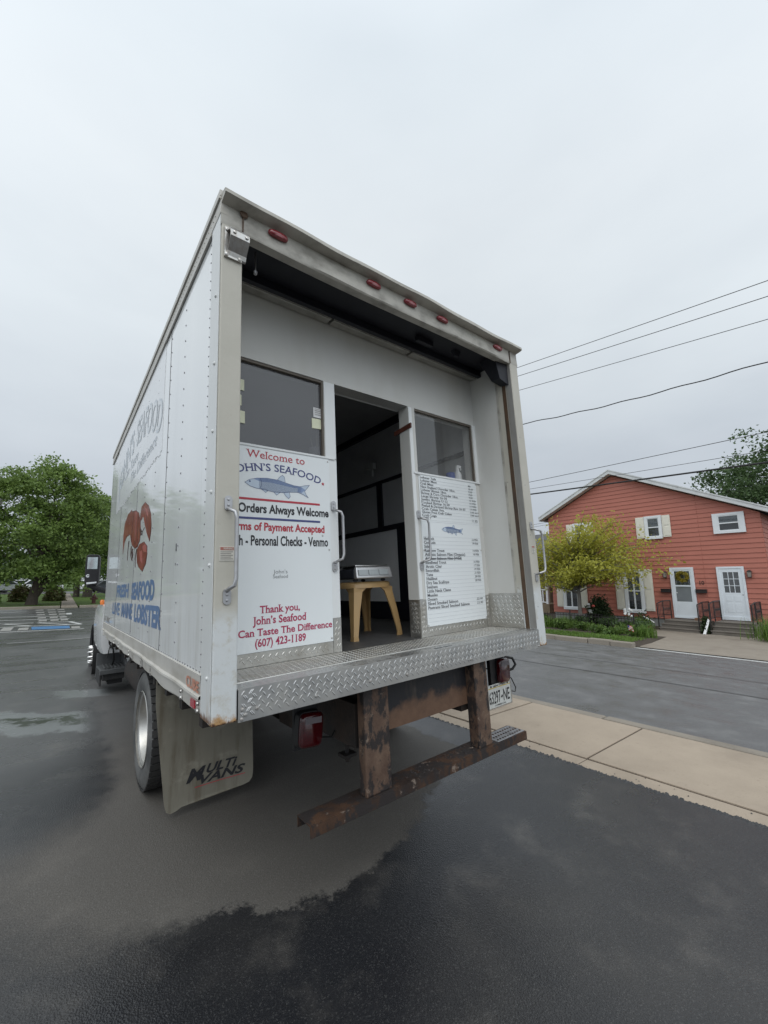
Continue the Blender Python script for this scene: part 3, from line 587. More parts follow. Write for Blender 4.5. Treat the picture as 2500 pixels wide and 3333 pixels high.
for pts in ([(2.778, 2.087), (2.82, 2.0), (2.82, 1.905)], [(2.631, 2.005), (2.54, 1.96), (2.474, 1.877)], [(2.60, 2.02), (2.60, 1.94), (2.52, 1.885)], [(2.244, 1.965), (2.30, 1.90), (2.284, 1.812)], [(2.116, 2.125), (2.0, 2.08), (1.887, 2.104)], [(2.111, 2.11), (2.03, 2.06), (1.958, 2.073)], [(2.50, 1.99), (2.46, 1.93), (2.50, 1.89)]):
    for k, ((ya, za), (yb, zb)) in enumerate(zip(pts, pts[1:])):
        wa, wb = (.026, .018, .010)[k:k + 2]; mb.prism([(ya - wa, za), (ya + wa, za), (yb + wb, zb), (yb - wb, zb)], fnS, .0002, .0022, 1)
mb.build('lobster_painting', [M_LOB, M_LOBD, M_LOB2], side)
mb = MB(); mb.box(1.19, 1.22, .15, 4.90, 1.10, 3.40); mb.build('side_panel', M_PANEL, truck)
mb = MB(); mb.box(-1.20, 1.20, .06, 4.93, 3.485, 3.515); mb.box(-1.19, 1.19, 4.90, 4.94, 1.10, 3.485); mb.build('roof', M_RAIL, truck)
mb = MB(); mb.box(-1.229, -1.19, .0, 4.90, 3.40, 3.475); mb.box(-1.238, -1.19, .0, 4.90, 3.477, 3.492); mb.box(-1.234, -1.19, .0, 4.90, 3.494, 3.53); mb.box(-1.233, -1.222, .15, 4.9, 3.382, 3.398)
for k in range(120): mb.dome((-1.229, .08 + k * .04, 3.44), (-1, 0, 0), .005, .004, 0, 6)
mb.build('top_rail', M_RAIL, truck, bevel=.004)
mb = MB()                                              # rounded front corner of the cargo box
ring = [(-1.22 + .10 * (1 - math.cos(a)), 4.89 + .10 * math.sin(a)) for a in np.linspace(0, math.pi / 2, 8)] + [(-1.10, 4.90), (-1.19, 4.86)]
mb.prism(ring, lambda u, v, d: (u, v, d), 1.075, 3.525); mb.build('front_corner', M_TRIM, truck, smooth=40)
mb = MB()                                              # bottom rail, dented along its lower lip
ny = 60; prof = []
for i in range(ny + 1):
    y = .15 + (4.88 - .15) * i / ny; w = .006 * math.sin(y * 4.3) + .005 * math.sin(y * 11 + 1); e = .010 * math.sin(y * 5.5 + .5)
    prof.append([(-1.219, y, 1.240), (-1.227, y, 1.238), (-1.226, y, 1.214), (-1.224 + w * .3, y, 1.158), (-1.236 + w * .6, y, 1.152), (-1.238 + w * .6, y, 1.142), (-1.226 + w, y, 1.136), (-1.222 + w, y, 1.075 + e * .4), (-1.214 + w, y, 1.066 + e * .5), (-1.19, y, 1.066)])
n = len(prof[0]); mb.add([p for r in prof for p in r], [(i * n + k, i * n + k + 1, (i + 1) * n + k + 1, (i + 1) * n + k) for i in range(ny) for k in range(n - 1)])
rail = mb.build('bottom_rail', M_RAIL, truck, smooth=35)
mb = MB()
for y in (2.36, 2.125, 1.72, 1.322, .908, .497, .194, 2.75, 3.1, 3.5, 3.9, 4.3, 4.7):
    for z in (1.118, 1.088): mb.dome((-1.224, y, z), (-1, 0, 0), .011, .009)
    if y in (1.322, 1.72, 2.125): mb.box(-1.229, -1.222, y - .016, y + .016, 1.072, 1.132)
mb.build('rail_bolts', M_BOLT, rail, smooth=40)
tkey('cube', 'faded_lettering', M_ORFADE, rail, lambda u, v: (-1.2295, -u, v)); text('cube', 'CUBE', -.385, -.165, 1.164, .044, .03)
mb = MB(); mb.box(-1.2285, -1.2215, .235, .30, 1.088, 1.122); mb.build('side_reflector', M_REFRED, rail)
# --- rear frame
def post(x0, x1, name, outer):
    b = MB(); b.hexa([(x0, 0, 1.062), (x1, 0, 1.062), (x1, .15, 1.066), (x0, .15, 1.066)], [(x0, 0, 3.352), (x1, 0, 3.352), (x1, .15, 3.352), (x0, .15, 3.352)])
    return b.build(name, M_POST, truck, bevel=.006)
pl_ = post(-1.222, -1.1206, 'corner_post', -1); pr_ = post(1.1206, 1.222, 'corner_post', 1)
pl_['label'] = 'tan corner post with a rusted foot, by the riveted side panel'; pr_['label'] = 'far corner post with rust streaks, beside the menu'
mb = MB(); mb.box(-1.2265, -1.2235, .008, .142, 1.075, 3.40)
for z in (1.24, 1.70, 2.02, 2.30, 2.63, 2.98): mb.dome((-1.2265, .052, z), (-1, 0, 0), .009, .008)
def strip_mat():
    q = NT('strip_paint_rust'); c = q.mix(q.noise(6, 5), (.62, .63, .62), (.70, .71, .70)); x = q.sep()
    m = q.math('MULTIPLY', q.step(q.math('ADD', x[2], q.math('MULTIPLY', q.noise(8, 5), .3)), 1.42, 1.22), q.step(q.noise(1, 5, .6, q.map((1, 26, 3))), .50, .66))
    c = q.mix(m, c, (.42, .26, .10)); c = q.mix(q.step(q.math('ADD', x[2], q.math('MULTIPLY', q.noise(22, 5), .08)), 1.15, 1.115), c, (.16, .08, .04)); return q.done(q.bsdf(c, .4, 0, None, .2))
mb.build('post_side_strip', strip_mat(), pl_)
mb = MB()
for z in (1.35, 1.6, 1.9, 2.3, 2.7): mb.dome((1.1226 + .03, 0, z), (0, -1, 0), .004, .002)
mb.build('post_screws', M_RIVET, pr_)
hd = MB(); nx = 40
for i in range(nx + 1):
    x = -1.2255 + 2.451 * i / nx; wv = .007 * math.sin(x * 5 + 1) + .004 * math.sin(x * 13); dn = .012 * math.exp(-((x - .45) / .3) ** 2)
    zb = 3.333 + .006 * math.sin(x * 3.2) + (.022 * max(0, (min(x, 1.12) - .6)) ** 1.5); zt = 3.475
    hd.v += [(x, .06, zb + .012), (x, .002, zb + .004), (x, -.004 + wv * .4, zb + .012), (x, -.002 + wv * .5, zb + .07), (x, .0, zt - .018), (x, -.045, zt - .016 - dn * .2 + wv * .6), (x, -.062, zt - .010 - dn * .3 + wv * .8), (x, -.060, zt + .012 + wv * .6), (x, -.04, zt + .022 + wv * .4), (x, .07, zt + .045), (x, .06, zt - .02)]
n = 11; hd.f = [(i * n + k, i * n + (k + 1) % n, (i + 1) * n + (k + 1) % n, (i + 1) * n + k) for i in range(nx) for k in range(n)] + [tuple(range(n)), tuple(range(nx * n, nx * n + n))[::-1]]; hd.m = [0] * len(hd.f)
header = hd.build('header', M_HEAD, truck, smooth=40)
b = MB()
for x in (-1.121, 1.121): b.box(x - .003, x + .003, -.0075, .002, 3.345, 3.452)
b.dome((-1.118, -.008, 3.445), (0, -1, 0), .022, .006); b.build('rust_seam', M_WOOD, header)
b = MB(); b.box(-1.19, -1.119, .07, .425, 3.30, 3.484); b.box(1.119, 1.19, .07, .1655, 3.30, 3.484); b.box(1.119, 1.19, .166, .425, 3.401, 3.484); b.box(-1.19, 1.19, .425, .5, 3.401, 3.484); b.build('header_filler', M_IND, header)
for x in (-.937, -.306, .0, .308, .951):
    b = MB(); ring = []
    for a in np.linspace(0, 2 * math.pi, 20, endpoint=False): ring.append((.054 * math.copysign(abs(math.cos(a)) ** .6, math.cos(a)), .017 * math.copysign(abs(math.sin(a)) ** .7, math.sin(a))))
    for kk, dd in ((1.0, .0), (1.0, .012), (.82, .020)): b.v += [(x + u * kk, -.004 - dd, 3.421 + v * kk) for u, v in ring]
    b.v.append((x, -.028, 3.421)); b.f = [(j * 20 + i, j * 20 + (i + 1) % 20, (j + 1) * 20 + (i + 1) % 20, (j + 1) * 20 + i) for j in range(2) for i in range(20)] + [(40 + i, 40 + (i + 1) % 20, 60) for i in range(20)]; b.m = [0] * len(b.f)
    b.build('marker_light', M_MARK, header, smooth=50)
mb = MB()                                              # door bumper bracket at the top of the near post
mb.box(-1.210, -1.128, -.012, -.001, 3.165, 3.325); pts = [(-.012, 3.315), (-.05, 3.300), (-.066, 3.275), (-.064, 3.245), (-.038, 3.215), (-.020, 3.195), (-.012, 3.175)]
for (ya, za), (yb, zb) in zip(pts, pts[1:]): mb.hexa([(-1.198, ya, za), (-1.108, ya, za), (-1.108, ya + .008, za - .006), (-1.198, ya + .008, za - .006)], [(-1.198, yb, zb), (-1.108, yb, zb), (-1.108, yb + .008, zb - .006), (-1.198, yb + .008, zb - .006)])
for p in ((-1.20, 3.31), (-1.20, 3.175), (-1.138, 3.175)): mb.dome((p[0], -.012, p[1]), (0, -1, 0), .010, .008)
mb.dome((-1.18, -.064, 3.265), (0, -1, .2), .010, .008); mb.dome((-1.122, -.064, 3.262), (0, -1, .2), .010, .008)
mb.build('door_bracket', M_BOLT, pl_)
def grab(parent, x, y, ztop, zbot, ox=.0, stand=.05, name='grab_handle'):
    b = MB(); zt, zb = ztop - .055, zbot + .055
    b.tube([(x, y - .006, zt - .002), (x, y - stand * .6, zt - .010), (x + ox * .7, y - stand, zt - .022), (x + ox, y - stand, zt - .05), (x + ox, y - stand, (zt + zb) / 2), (x + ox, y - stand, zb + .05), (x + ox * .7, y - stand, zb + .022), (x, y - stand * .6, zb + .010), (x, y - .006, zb + .002)], .0086, 10)
    for a, c in ((zt - .012, ztop), (zbot, zb + .012)):
        pl2 = [(x + .017 * math.cos(t), (a + c) / 2 + math.copysign(((c - a) / 2 - .017), math.sin(t)) + .017 * math.sin(t)) for t in np.linspace(0, 2 * math.pi, 20, endpoint=False)]
        b.prism(pl2, lambda u, v, d: (u, d, v), y - .007, y - .0005)
        zc = (a + c) / 2
        for dz in (-.008, .016) if a > 1.8 else (-.016, .008): b.dome((x, y - .007, zc + dz), (0, -1, 0), .0065, .005, 0)
    return b.build(name, M_HANDLE, parent, smooth=40)
grab(pl_, -1.17, 0.0, 1.998, 1.532, .022); grab(pr_, 1.172, 0.0, 2.004, 1.536, .045, .06)
def label_sticker(parent, x0, x1, z0, z1):
    b = MB(); b.box(x0, x1, -.0024, -.0006, z0, z1, 0); b.box(x0 + .003, x1 - .003, -.0033, -.0026, z1 - .016, z1 - .003, 1)
    for k in range(5): b.box(x0 + .004, x1 - .006 - .008 * (k % 2), -.0033, -.0026, z1 - .0245 - k * .0075, z1 - .0215 - k * .0075, 2)
    s_ = b.build('warning_label', [M_LABEL, mat('warning_label_header', (.36, .13, .10), .5), M_LABTXT], parent); return s_
wl = label_sticker(pl_, -1.203, -1.141, 1.715, 1.776); label_sticker(pr_, 1.150, 1.188, 1.755, 1.815)
tkey('warn', 'label_lettering', M_LABEL, pl_, lambda u, v: (u, -.0041, v)); text('warn', 'WARNING', -1.188, -1.147, 1.7625, .0085, .02)
# --- roll-up door overhead
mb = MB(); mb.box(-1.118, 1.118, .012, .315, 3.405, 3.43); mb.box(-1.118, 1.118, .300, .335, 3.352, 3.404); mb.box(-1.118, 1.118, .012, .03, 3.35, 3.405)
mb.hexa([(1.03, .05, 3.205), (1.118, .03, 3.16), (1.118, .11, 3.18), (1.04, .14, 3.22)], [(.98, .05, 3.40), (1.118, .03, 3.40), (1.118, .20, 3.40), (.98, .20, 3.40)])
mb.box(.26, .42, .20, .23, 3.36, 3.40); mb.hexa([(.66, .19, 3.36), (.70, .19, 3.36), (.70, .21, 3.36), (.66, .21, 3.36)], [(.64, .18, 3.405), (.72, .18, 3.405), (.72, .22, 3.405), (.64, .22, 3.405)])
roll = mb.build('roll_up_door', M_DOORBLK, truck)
mb = MB()
for a, b in ((-1.12, -.395), (-.375, .32), (.345, 1.118)): mb.box(a, b, .340, .421, 3.360, 3.40); mb.box(a, b, .352, .364, 3.353, 3.3595)
mb.build('bottom_bar', M_ALU, roll, bevel=.006)
mb = MB(); mb.box(-1.0, -.994, .15, .156, 3.27, 3.41); mb.dome((-.997, .153, 3.29), (0, 0, -1), .012, .02); mb.build('pull_cord', M_HANDLE, roll)
# --- partition behind the opening
mb = MB()
mb.box(-1.19, 1.128, .43, .54, 2.936, 3.40); mb.box(-1.19, -.343, .43, .54, 1.185, 2.402); mb.box(-.427, -.343, .43, .54, 2.402, 2.936); mb.box(-1.19, -1.13, .43, .54, 2.402, 2.936)
mb.box(.326, 1.128, .43, .54, 1.185, 2.408); mb.box(.326, .395, .43, .54, 2.408, 2.936); mb.box(1.088, 1.128, .43, .54, 2.408, 2.936)
part = mb.build('partition', M_PART, truck)
mb = MB(); mb.box(-.343, .326, .432, .56, 2.936, 2.95); mb.box(-.425, -.345, .424, .4298, 2.402, 2.930); mb.box(.328, .36, .424, .4298, 1.455, 2.930); mb.box(-1.12, -.362, .418, .4298, 2.394, 2.406); mb.box(.345, 1.125, .418, .4298, 2.396, 2.410); mb.box(1.09, 1.1256, .424, .4298, 2.412, 2.935)
mb.box(-.401, -.3435, .426, .4298, 1.39, 2.394)
mb.build('door_casing', M_WHITE, part)
mb = MB(); mb.box(-1.13, -.427, .455, .462, 2.405, 2.933); mb.build('window_pane', M_GLASSL, part)['label'] = 'smoky grey window pane over the welcome sign'
mb = MB(); mb.box(.395, 1.088, .455, .461, 2.410, 2.933); mb.build('window_pane', M_GLASSR, part)['label'] = 'clear window pane over the menu'
M_WFR = mat('window_frame_dark', (.13, .11, .09), .6, var=.3)
for x0, x1, z0, z1 in ((-1.13, -.427, 2.404, 2.934), (.395, 1.088, 2.410, 2.934)): mb = MB(); mb.box(x0, x1, .436, .454, z1 - .014, z1); mb.box(x1 - .012, x1, .436, .454, z0, z1 - .014); mb.build('window_frame', M_WFR, part)
mb = MB(); mb.box(1.1256, 1.189, .17, .43, 1.19, 3.40); mb.build('inner_wall', M_PART, truck)
mb = MB(); mb.box(1.122, 1.189, .102, .168, 1.455, 3.36)
for z in (1.5, 1.85, 2.08, 2.35, 2.7, 2.95, 3.1): mb.dome((1.1222, .135, z), (-1, 0, 0), .006, .005)
mb.build('track_cover', M_HEAD, truck)
mb = MB(); mb.box(1.119, 1.19, .066, .100, 1.187, 3.30); mb.box(1.125, 1.19, .04, .0655, 1.187, 3.3); b2 = mb.build('door_track', M_WOOD, truck)
mb = MB(); mb.box(1.1175, 1.1202, .006, .060, 1.19, 3.33); mb.build('post_return_shade', mat('shaded_return_grey', (.26, .255, .24), .5, var=.15, dirt=(.12, .08, .05), da=.4, ds=(9, 9, 1.5)), pr_)  # dark grey sheet over the post's inner face, its shade painted in
mb = MB(); mb.box(-1.19, -1.1215, .05, .43, 1.185, 3.40); mb.build('inner_wall', M_PART, truck)
# diamond plate: bumper face, deck, kick plates
b = MB(); b.box(-1.118, 1.118, -.006, .104, 1.181, 1.186); b.box(-1.118, 1.118, -.006, -.002, 1.058, 1.181)
lozenges(b, lambda u, v, d: (u, -.006 - d, v), -1.115, 1.115, 1.060, 1.184, h=.0018); lozenges(b, lambda u, v, d: (u, v, 1.186 + d), -1.115, 1.115, -.004, .102, h=.0016, skip=lambda u, v: abs(u - .13) < .12 and abs(v - .03) < .018)
face = b.build('step_plate', M_DP, truck)
b = MB()
for x, z in ((-1.10, 1.105), (-1.103, 1.068), (-1.087, 1.083), (-1.04, 1.098), (-.76, 1.09), (-.45, 1.10), (-.2, 1.09), (.08, 1.10), (.33, 1.09), (.62, 1.10), (.88, 1.09), (1.08, 1.10), (1.10, 1.07)): b.dome((x, -.007, z), (0, -1, 0), .0085, .006)
b.build('plate_bolts', M_BOLT, face, smooth=40)
b = MB(); b.box(.055, .12, .022, .038, 1.1862, 1.1872); b.box(.135, .20, .022, .038, 1.1862, 1.1872); b.build('drain_slots', M_SEAM, face)
b = MB(); b.box(-1.118, 1.118, .108, .428, 1.176, 1.1845); b.tube([(-1.118, .106, 1.1865), (-.4, .106, 1.188), (.4, .106, 1.187), (1.118, .106, 1.188)], .0035, 6)
lozenges(b, lambda u, v, d: (u, v, 1.1845 + d), -1.115, 1.115, .112, .426, p=.034, q=.030, L_=.0135, w=.0042, h=.0032); b.build('deck', M_DPD, truck)
b = MB()
def kick(u0, u1, z0, z1, y=.4225): b.box(u0, u1, y, .4296, z0, z1); lozenges(b, lambda u, v, d: (u, y - d, v), u0, u1, z0, z1)
for kq in ((-1.12, -.402, 1.187, 1.2545, .4245), (-.400, -.3435, 1.187, 1.388), (.391, 1.071, 1.187, 1.2545, .4245)):
    kick(*kq); b.build('kick_plate', M_DPD, part); b = MB()
kick(.3265, .389, 1.187, 1.452); b.box(.3257, .3266, .4224, .4305, 1.187, 1.452)
b.box(.3235, .3258, .4305, .538, 1.187, 1.452); lozenges(b, lambda u, v, d: (.3235 - d, u, v), .432, .537, 1.187, 1.452)
b.build('kick_plate', M_DPD, part); b = MB(); kick(1.073, 1.118, 1.187, 1.442); b.box(1.118, 1.1195, .4225, .4296, 1.187, 1.442); b.box(1.1195, 1.1252, .172, .421, 1.187, 1.455); b.box(1.1195, 1.1215, .11, .172, 1.187, 1.455); lozenges(b, lambda u, v, d: (1.1195 - d, u, v), .11, .42, 1.187, 1.455)
b.build('kick_plate', M_DPD, part)
# --- signs
b = MB(); b.box(-1.12, -.4015, .4225, .4296, 1.2555, 2.3935); sgn = b.build('welcome_sign', M_SIGN, part, bevel=.002)
b = MB(); b.box(.3915, 1.0705, .4225, .4296, 1.2555, 2.3955)
for z in [2.366 - .02467 * k - .006 for k in range(0, 14, 1)] + [2.027, 1.913] + [1.889 - .0301 * k - .007 for k in range(18)] + [1.34, 1.312, 1.285]: b.box(.40, 1.062, .4217, .4224, z, z + .0013, 1)
menu = b.build('menu_board', [M_SIGN, M_RULE], part)
b = MB()
for x, z in ((-.412, 2.375), (-.416, 1.806), (-.461, 1.893), (-.412, 1.275), (1.062, 2.386), (.399, 1.809), (1.063, 1.812), (1.062, 1.267), (.399, 1.264), (.398, 2.388)): b.dome((x, .4217, z), (0, -1, 0), .006, .004)
b.build('sign_screws', M_BOLT, part)
FP = lambda d: (lambda u, v: (u, .4212 - d, v)); G3 = lambda y: (lambda u, v, d: (u, y - d, v))
for k_, m_ in (('wr', M_RED), ('wn', M_NAVY), ('wk', M_INK), ('wc', M_CRIM), ('wg', M_GCAP)): tkey(k_, {'wr': 'red_lettering', 'wn': 'navy_lettering', 'wk': 'black_lettering', 'wc': 'crimson_lettering', 'wg': 'grey_caption'}[k_], m_, sgn, FP(0))
text('wr', 'Welcome to', -.944, -.577, 2.330, .044, .004, True)
text('wn', "JOHN\u2019S SEAFOOD", -1.026, -.468, 2.262, .043, .010, True, arch=(-.755, .92))
text('wk', 'Orders Always Welcome', -.984, -.415, 2.0115, .048, .030); text('wr', 'Forms of Payment Accepted', -1.040, -.447, 1.911, .043, .030)
text('wk', 'Cash - Personal Checks - Venmo', -1.048, -.424, 1.827, .053, .024)
text('wg', "John's", -.782, -.697, 1.668, .021, -.004); text('wg', 'Seafood', -.784, -.695, 1.642, .019, -.004)
text('wc', 'Thank you,', -.860, -.622, 1.457, .038, .020, True); text('wc', "John\u2019s Seafood", -.898, -.580, 1.399, .040, .020, True)
text('wc', 'You Can Taste The Difference', -1.088, -.409, 1.340, .036, .020, True); text('wc', '(607) 423-1189', -.885, -.586, 1.283, .039, .020, True)
b = MB(); b.box(-1.1, -.477, .4207, .4224, 2.0805, 2.0925, 0); b.box(-1.1, -.477, .4207, .4224, 1.9715, 1.9835, 1)
st = [(-.451 + r * math.sin(a), 2.2225 + r * math.cos(a)) for a, r in zip(np.linspace(0, 2 * math.pi, 10, endpoint=False), [.012, .005] * 5)]; b.prism(st, G3(.4224), 0, .0016, 0)
b.build('sign_bars', [M_RED, M_NAVY], sgn)
F_BODY = [(-.948, 2.179), (-.92, 2.198), (-.878, 2.21), (-.82, 2.216), (-.757, 2.213), (-.70, 2.200), (-.65, 2.190), (-.611, 2.188), (-.58, 2.197), (-.547, 2.203), (-.565, 2.18), (-.58, 2.162), (-.57, 2.14), (-.556, 2.124), (-.59, 2.140), (-.625, 2.151), (-.68, 2.147), (-.716, 2.140), (-.778, 2.138), (-.854, 2.148), (-.885, 2.151), (-.92, 2.160)]
F_FINS = [[(-.757, 2.212), (-.742, 2.232), (-.724, 2.245), (-.712, 2.236), (-.707, 2.202)], [(-.718, 2.141), (-.706, 2.122), (-.686, 2.107), (-.675, 2.120), (-.682, 2.148)], [(-.780, 2.139), (-.762, 2.121), (-.738, 2.140)], [(-.856, 2.150), (-.828, 2.131), (-.812, 2.143), (-.83, 2.15)]]
def inpoly(x, y, pg):
    c = False
    for i in range(len(pg)):
        (xa, ya), (xb, yb) = pg[i], pg[i - 1]
        if (ya > y) != (yb > y) and x < (xb - xa) * (y - ya) / (yb - ya) + xa: c = not c
    return c
def fish(parent, f, k, y):
    b = MB(); fn = lambda u, v, d: (*f(u, v)[:1], y - d, f(u, v)[1])
    def ring(pg, w, d, mi):
        for i in range(len(pg)):
            p, q = Vector(pg[i]), Vector(pg[(i + 1) % len(pg)]); t = (q - p).normalized() * w * .5; n_ = Vector((-t.y, t.x))
            b.add([fn(*(p - t - n_), d), fn(*(q + t - n_), d), fn(*(q + t + n_), d), fn(*(p - t + n_), d)], [(0, 1, 2, 3)], mi)
    b.prism(F_BODY, fn, 0, .0005, 2)
    for pg in F_FINS: b.prism(pg, fn, 0, .0004, 2); ring(pg, .0022, .0010, 0)
    back = [(-.90, 2.203)] + F_BODY[2:8] + [(-.60, 2.180), (-.65, 2.176), (-.72, 2.184), (-.80, 2.192), (-.86, 2.192)]
    b.prism(back, fn, .0001, .0008, 1)
    b.prism([(-.625, 2.186), (-.60, 2.185), (-.575, 2.170), (-.60, 2.150), (-.628, 2.153)], fn, .0001, .0009, 1)
    ring(F_BODY, .0024, .0011, 0)
    step = .0085
    for s_ in (1, -1):
        for i in range(-14, 46):
            c0 = -.87 + i * step
            for j in range(24):
                va, vb = 2.137 + j * .0036, 2.137 + (j + 1) * .0036; ua, ub = c0 + s_ * (va - 2.17) * .9, c0 + s_ * (vb - 2.17) * .9
                if -.868 < ua < -.60 and -.868 < ub < -.60 and inpoly(ua, va, F_BODY) and inpoly(ub, vb, F_BODY): w = .0007; b.add([fn(ua - w, va, .0013), fn(ua + w, va, .0013), fn(ub + w, vb, .0013), fn(ub - w, vb, .0013)], [(0, 1, 2, 3)], 0)
    gill = [(-.866 + .014 * math.cos(a), 2.182 + .030 * math.sin(a)) for a in np.linspace(-1.4, 1.4, 9)]
    for p, q in zip(gill, gill[1:]): b.add([fn(p[0] - .0012, p[1], .0014), fn(p[0] + .0012, p[1], .0014), fn(q[0] + .0012, q[1], .0014), fn(q[0] - .0012, q[1], .0014)], [(0, 1, 2, 3)], 0)
    eye = [(-.920 + .0052 * math.cos(a), 2.187 + .0052 * math.sin(a)) for a in np.linspace(0, 2 * math.pi, 12, endpoint=False)]; b.prism(eye, fn, .0005, .0015, 0)
    b.build('fish_drawing', [M_FISHD, M_FISHM, M_FISHL], parent)
fish(sgn, lambda u, v: (u, v), 1, .4222)
kx = (.854 - .605) / .401; fish(menu, lambda u, v: (.605 + (u + .948) * kx, 1.974 + (v - 2.177) * kx), .62, .4222)
tkey('m', 'menu_lettering', M_GREY, menu, FP(0)); tkey('p', 'handwritten_prices', M_GREY, menu, FP(.0004))
L1 = ['Lobster Tails', 'Lobster Meat', 'Crab Meat', 'New England Chowder 18oz.', 'Lobster Bisque 18oz.', 'Shrimp & Corn Chowder 18oz.', 'Large Shrimp 26-30', 'Jumbo Shrimp U-12', 'Cooked Shrimp 16-20', 'Peeled & Devined Shrimp Raw 26-30', 'Crab Cakes 3oz.', 'Gluten Free Crab Cakes', 'Crab Legs']
W1 = [.578, .585, .546, .794, .69, .826, .69, .695, .716, .904, .65, .732, .558]
P1 = ['Mkt', '36.00', '9.00', '9.00', '9.00', '13.99lb', '15.99lb', '15.95lb', '17.99lb', '3.00 each', '3.00 each', '', '']
for i, (s_, w) in enumerate(zip(L1, W1)):
    z = 2.366 - .02467 * i; text('m', s_, .402, w, z, .0165, .012, True)
    if P1[i]: text('p', P1[i], .962, .962 + .0125 * len(P1[i]), z - .012 - i * .0006, .013, .004, shear=.25)
text('p', 'SMELT', .411, .50, 2.047, .018, -.004, shear=.2); text('p', '11.95', .978, 1.05, 2.048, .024, -.004, shear=.15)
L2 = ['Haddock', 'Cod Loin', 'Sole', 'Rainbow Trout', 'Atlantic Salmon Filet (Organic)', 'Alaskan Salmon Filet (Wild)', 'Steelhead Trout', 'Arctic Char', 'Swordfish', 'Tuna', 'Halibut', 'Dry Sea Scallops', 'Seabass', 'Little Neck Clams', 'Mussles', 'Oysters', 'Sliced Smoked Salmon', 'Pastrami Sliced Smoked Salmon']
W2 = [.515, .525, .455, .618, .857, .811, .628, .578, .545, .475, .518, .645, .515, .658, .51, .505, .733, .866]
P2 = ['16.95lb', '19.95lb', '', '14.95lb', '16.95lb', '', '16.95lb', '17.95lb', '19.95lb', '21.95lb', '28.95lb', '28.95lb', '', '', '', '', '22.90', '22.90']
for i, (s_, w) in enumerate(zip(L2, W2)):
    z = 1.889 - .0301 * i; text('m', s_, .404, w, z, .0205, .012, True)
    if P2[i]: text('p', P2[i], .955, 1.032, z + .003, .0165, .0, shear=.25)
b = MB(); z = 1.889 - .0301 * 5 + .007; b.box(.404, .80, .4196, .4204, z, z + .0025); b.build('strike_line', M_GREY, menu)
grab(part, -.378, .4240, 2.118, 1.668, .036, .055, 'door_handle'); grab(part, .364, .4238, 2.110, 1.660, .045, .06, 'door_handle')
b = MB(); b.hexa([(.318, .40, 2.752), (.330, .40, 2.752), (.330, .60, 2.742), (.318, .60, 2.742)], [(.318, .40, 2.790), (.330, .40, 2.790), (.330, .60, 2.775), (.318, .60, 2.775)]); b.dome((.318, .44, 2.771), (-1, 0, 0), .007, .005); b.build('latch', M_BROWN, part)
# --- room behind the partition
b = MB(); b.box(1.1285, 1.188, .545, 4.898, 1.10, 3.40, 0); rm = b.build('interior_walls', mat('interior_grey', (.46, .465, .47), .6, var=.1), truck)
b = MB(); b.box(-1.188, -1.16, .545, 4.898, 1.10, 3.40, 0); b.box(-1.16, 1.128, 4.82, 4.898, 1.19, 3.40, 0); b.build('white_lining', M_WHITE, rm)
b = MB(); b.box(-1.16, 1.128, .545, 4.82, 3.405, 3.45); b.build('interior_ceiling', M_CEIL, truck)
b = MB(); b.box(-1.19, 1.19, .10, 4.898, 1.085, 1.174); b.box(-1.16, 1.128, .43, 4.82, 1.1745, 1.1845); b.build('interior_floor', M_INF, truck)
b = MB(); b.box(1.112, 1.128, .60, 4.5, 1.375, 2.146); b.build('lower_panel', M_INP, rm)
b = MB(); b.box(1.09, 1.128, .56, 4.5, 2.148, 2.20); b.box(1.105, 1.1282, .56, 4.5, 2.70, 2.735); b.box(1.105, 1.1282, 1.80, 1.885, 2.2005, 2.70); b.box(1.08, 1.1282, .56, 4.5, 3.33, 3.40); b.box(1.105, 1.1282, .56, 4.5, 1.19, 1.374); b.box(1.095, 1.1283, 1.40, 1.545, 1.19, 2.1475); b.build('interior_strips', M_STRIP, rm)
b = MB(); b.hexa([(1.0, 1.79, 2.86), (1.04, 1.79, 2.86), (1.04, 2.24, 2.97), (1.0, 2.24, 2.97)], [(1.0, 1.79, 2.93), (1.04, 1.79, 2.93), (1.04, 2.24, 3.075), (1.0, 2.24, 3.075)]); b.hexa([(1.0, 1.81, 2.775), (1.02, 1.81, 2.775), (1.02, 2.24, 2.955), (1.0, 2.24, 2.955)], [(1.0, 1.81, 2.85), (1.02, 1.81, 2.85), (1.02, 2.24, 2.968), (1.0, 2.24, 2.968)]); b.box(1.02, 1.112, 2.0, 2.05, 2.90, 2.95); b.build('light_fixture', M_INW, rm)
# --- chassis, step bumper
b = MB()
for x in (-.45, .38): b.box(x, x + .07, .15, 7.6, .74, .96)
for y in (.5, 1.1, 2.6, 3.3, 4.2): b.box(-.38, .38, y, y + .07, .76, .92)
for k in range(12): b.box(-1.16, 1.16, .35 + k * .4, .41 + k * .4, .965, 1.08)
b.tube([(-.8, 1.93, .58), (.8, 1.93, .50)], .065, 12); b.lathe([(-.17, .02), (-.15, .12), (-.05, .17), (.05, .17), (.15, .12), (.17, .02)], (0, 1.93, .56), 'y', 16); b.tube([(0, 2.1, .58), (0, 5.0, .72)], .045, 10)
b.tube([(-.76, 2.75, .62), (-.76, 4.6, .62)], .23, 18); b.box(-.5, .3, 2.7, 3.2, .32, .95); b.box(-.36, .33, .9, 1.3, .60, .9); b.tube([(.05, .55, .80), (.2, .9, .73), (.35, 1.5, .72)], .035, 8)  # tank enlarged and box added to block light under the truck
b.build('chassis', M_FRAME, truck, smooth=40)
b = MB(); b.box(-.277, .412, .115, .128, .792, 1.055); b.build('cross_plate', M_CROSS, truck)
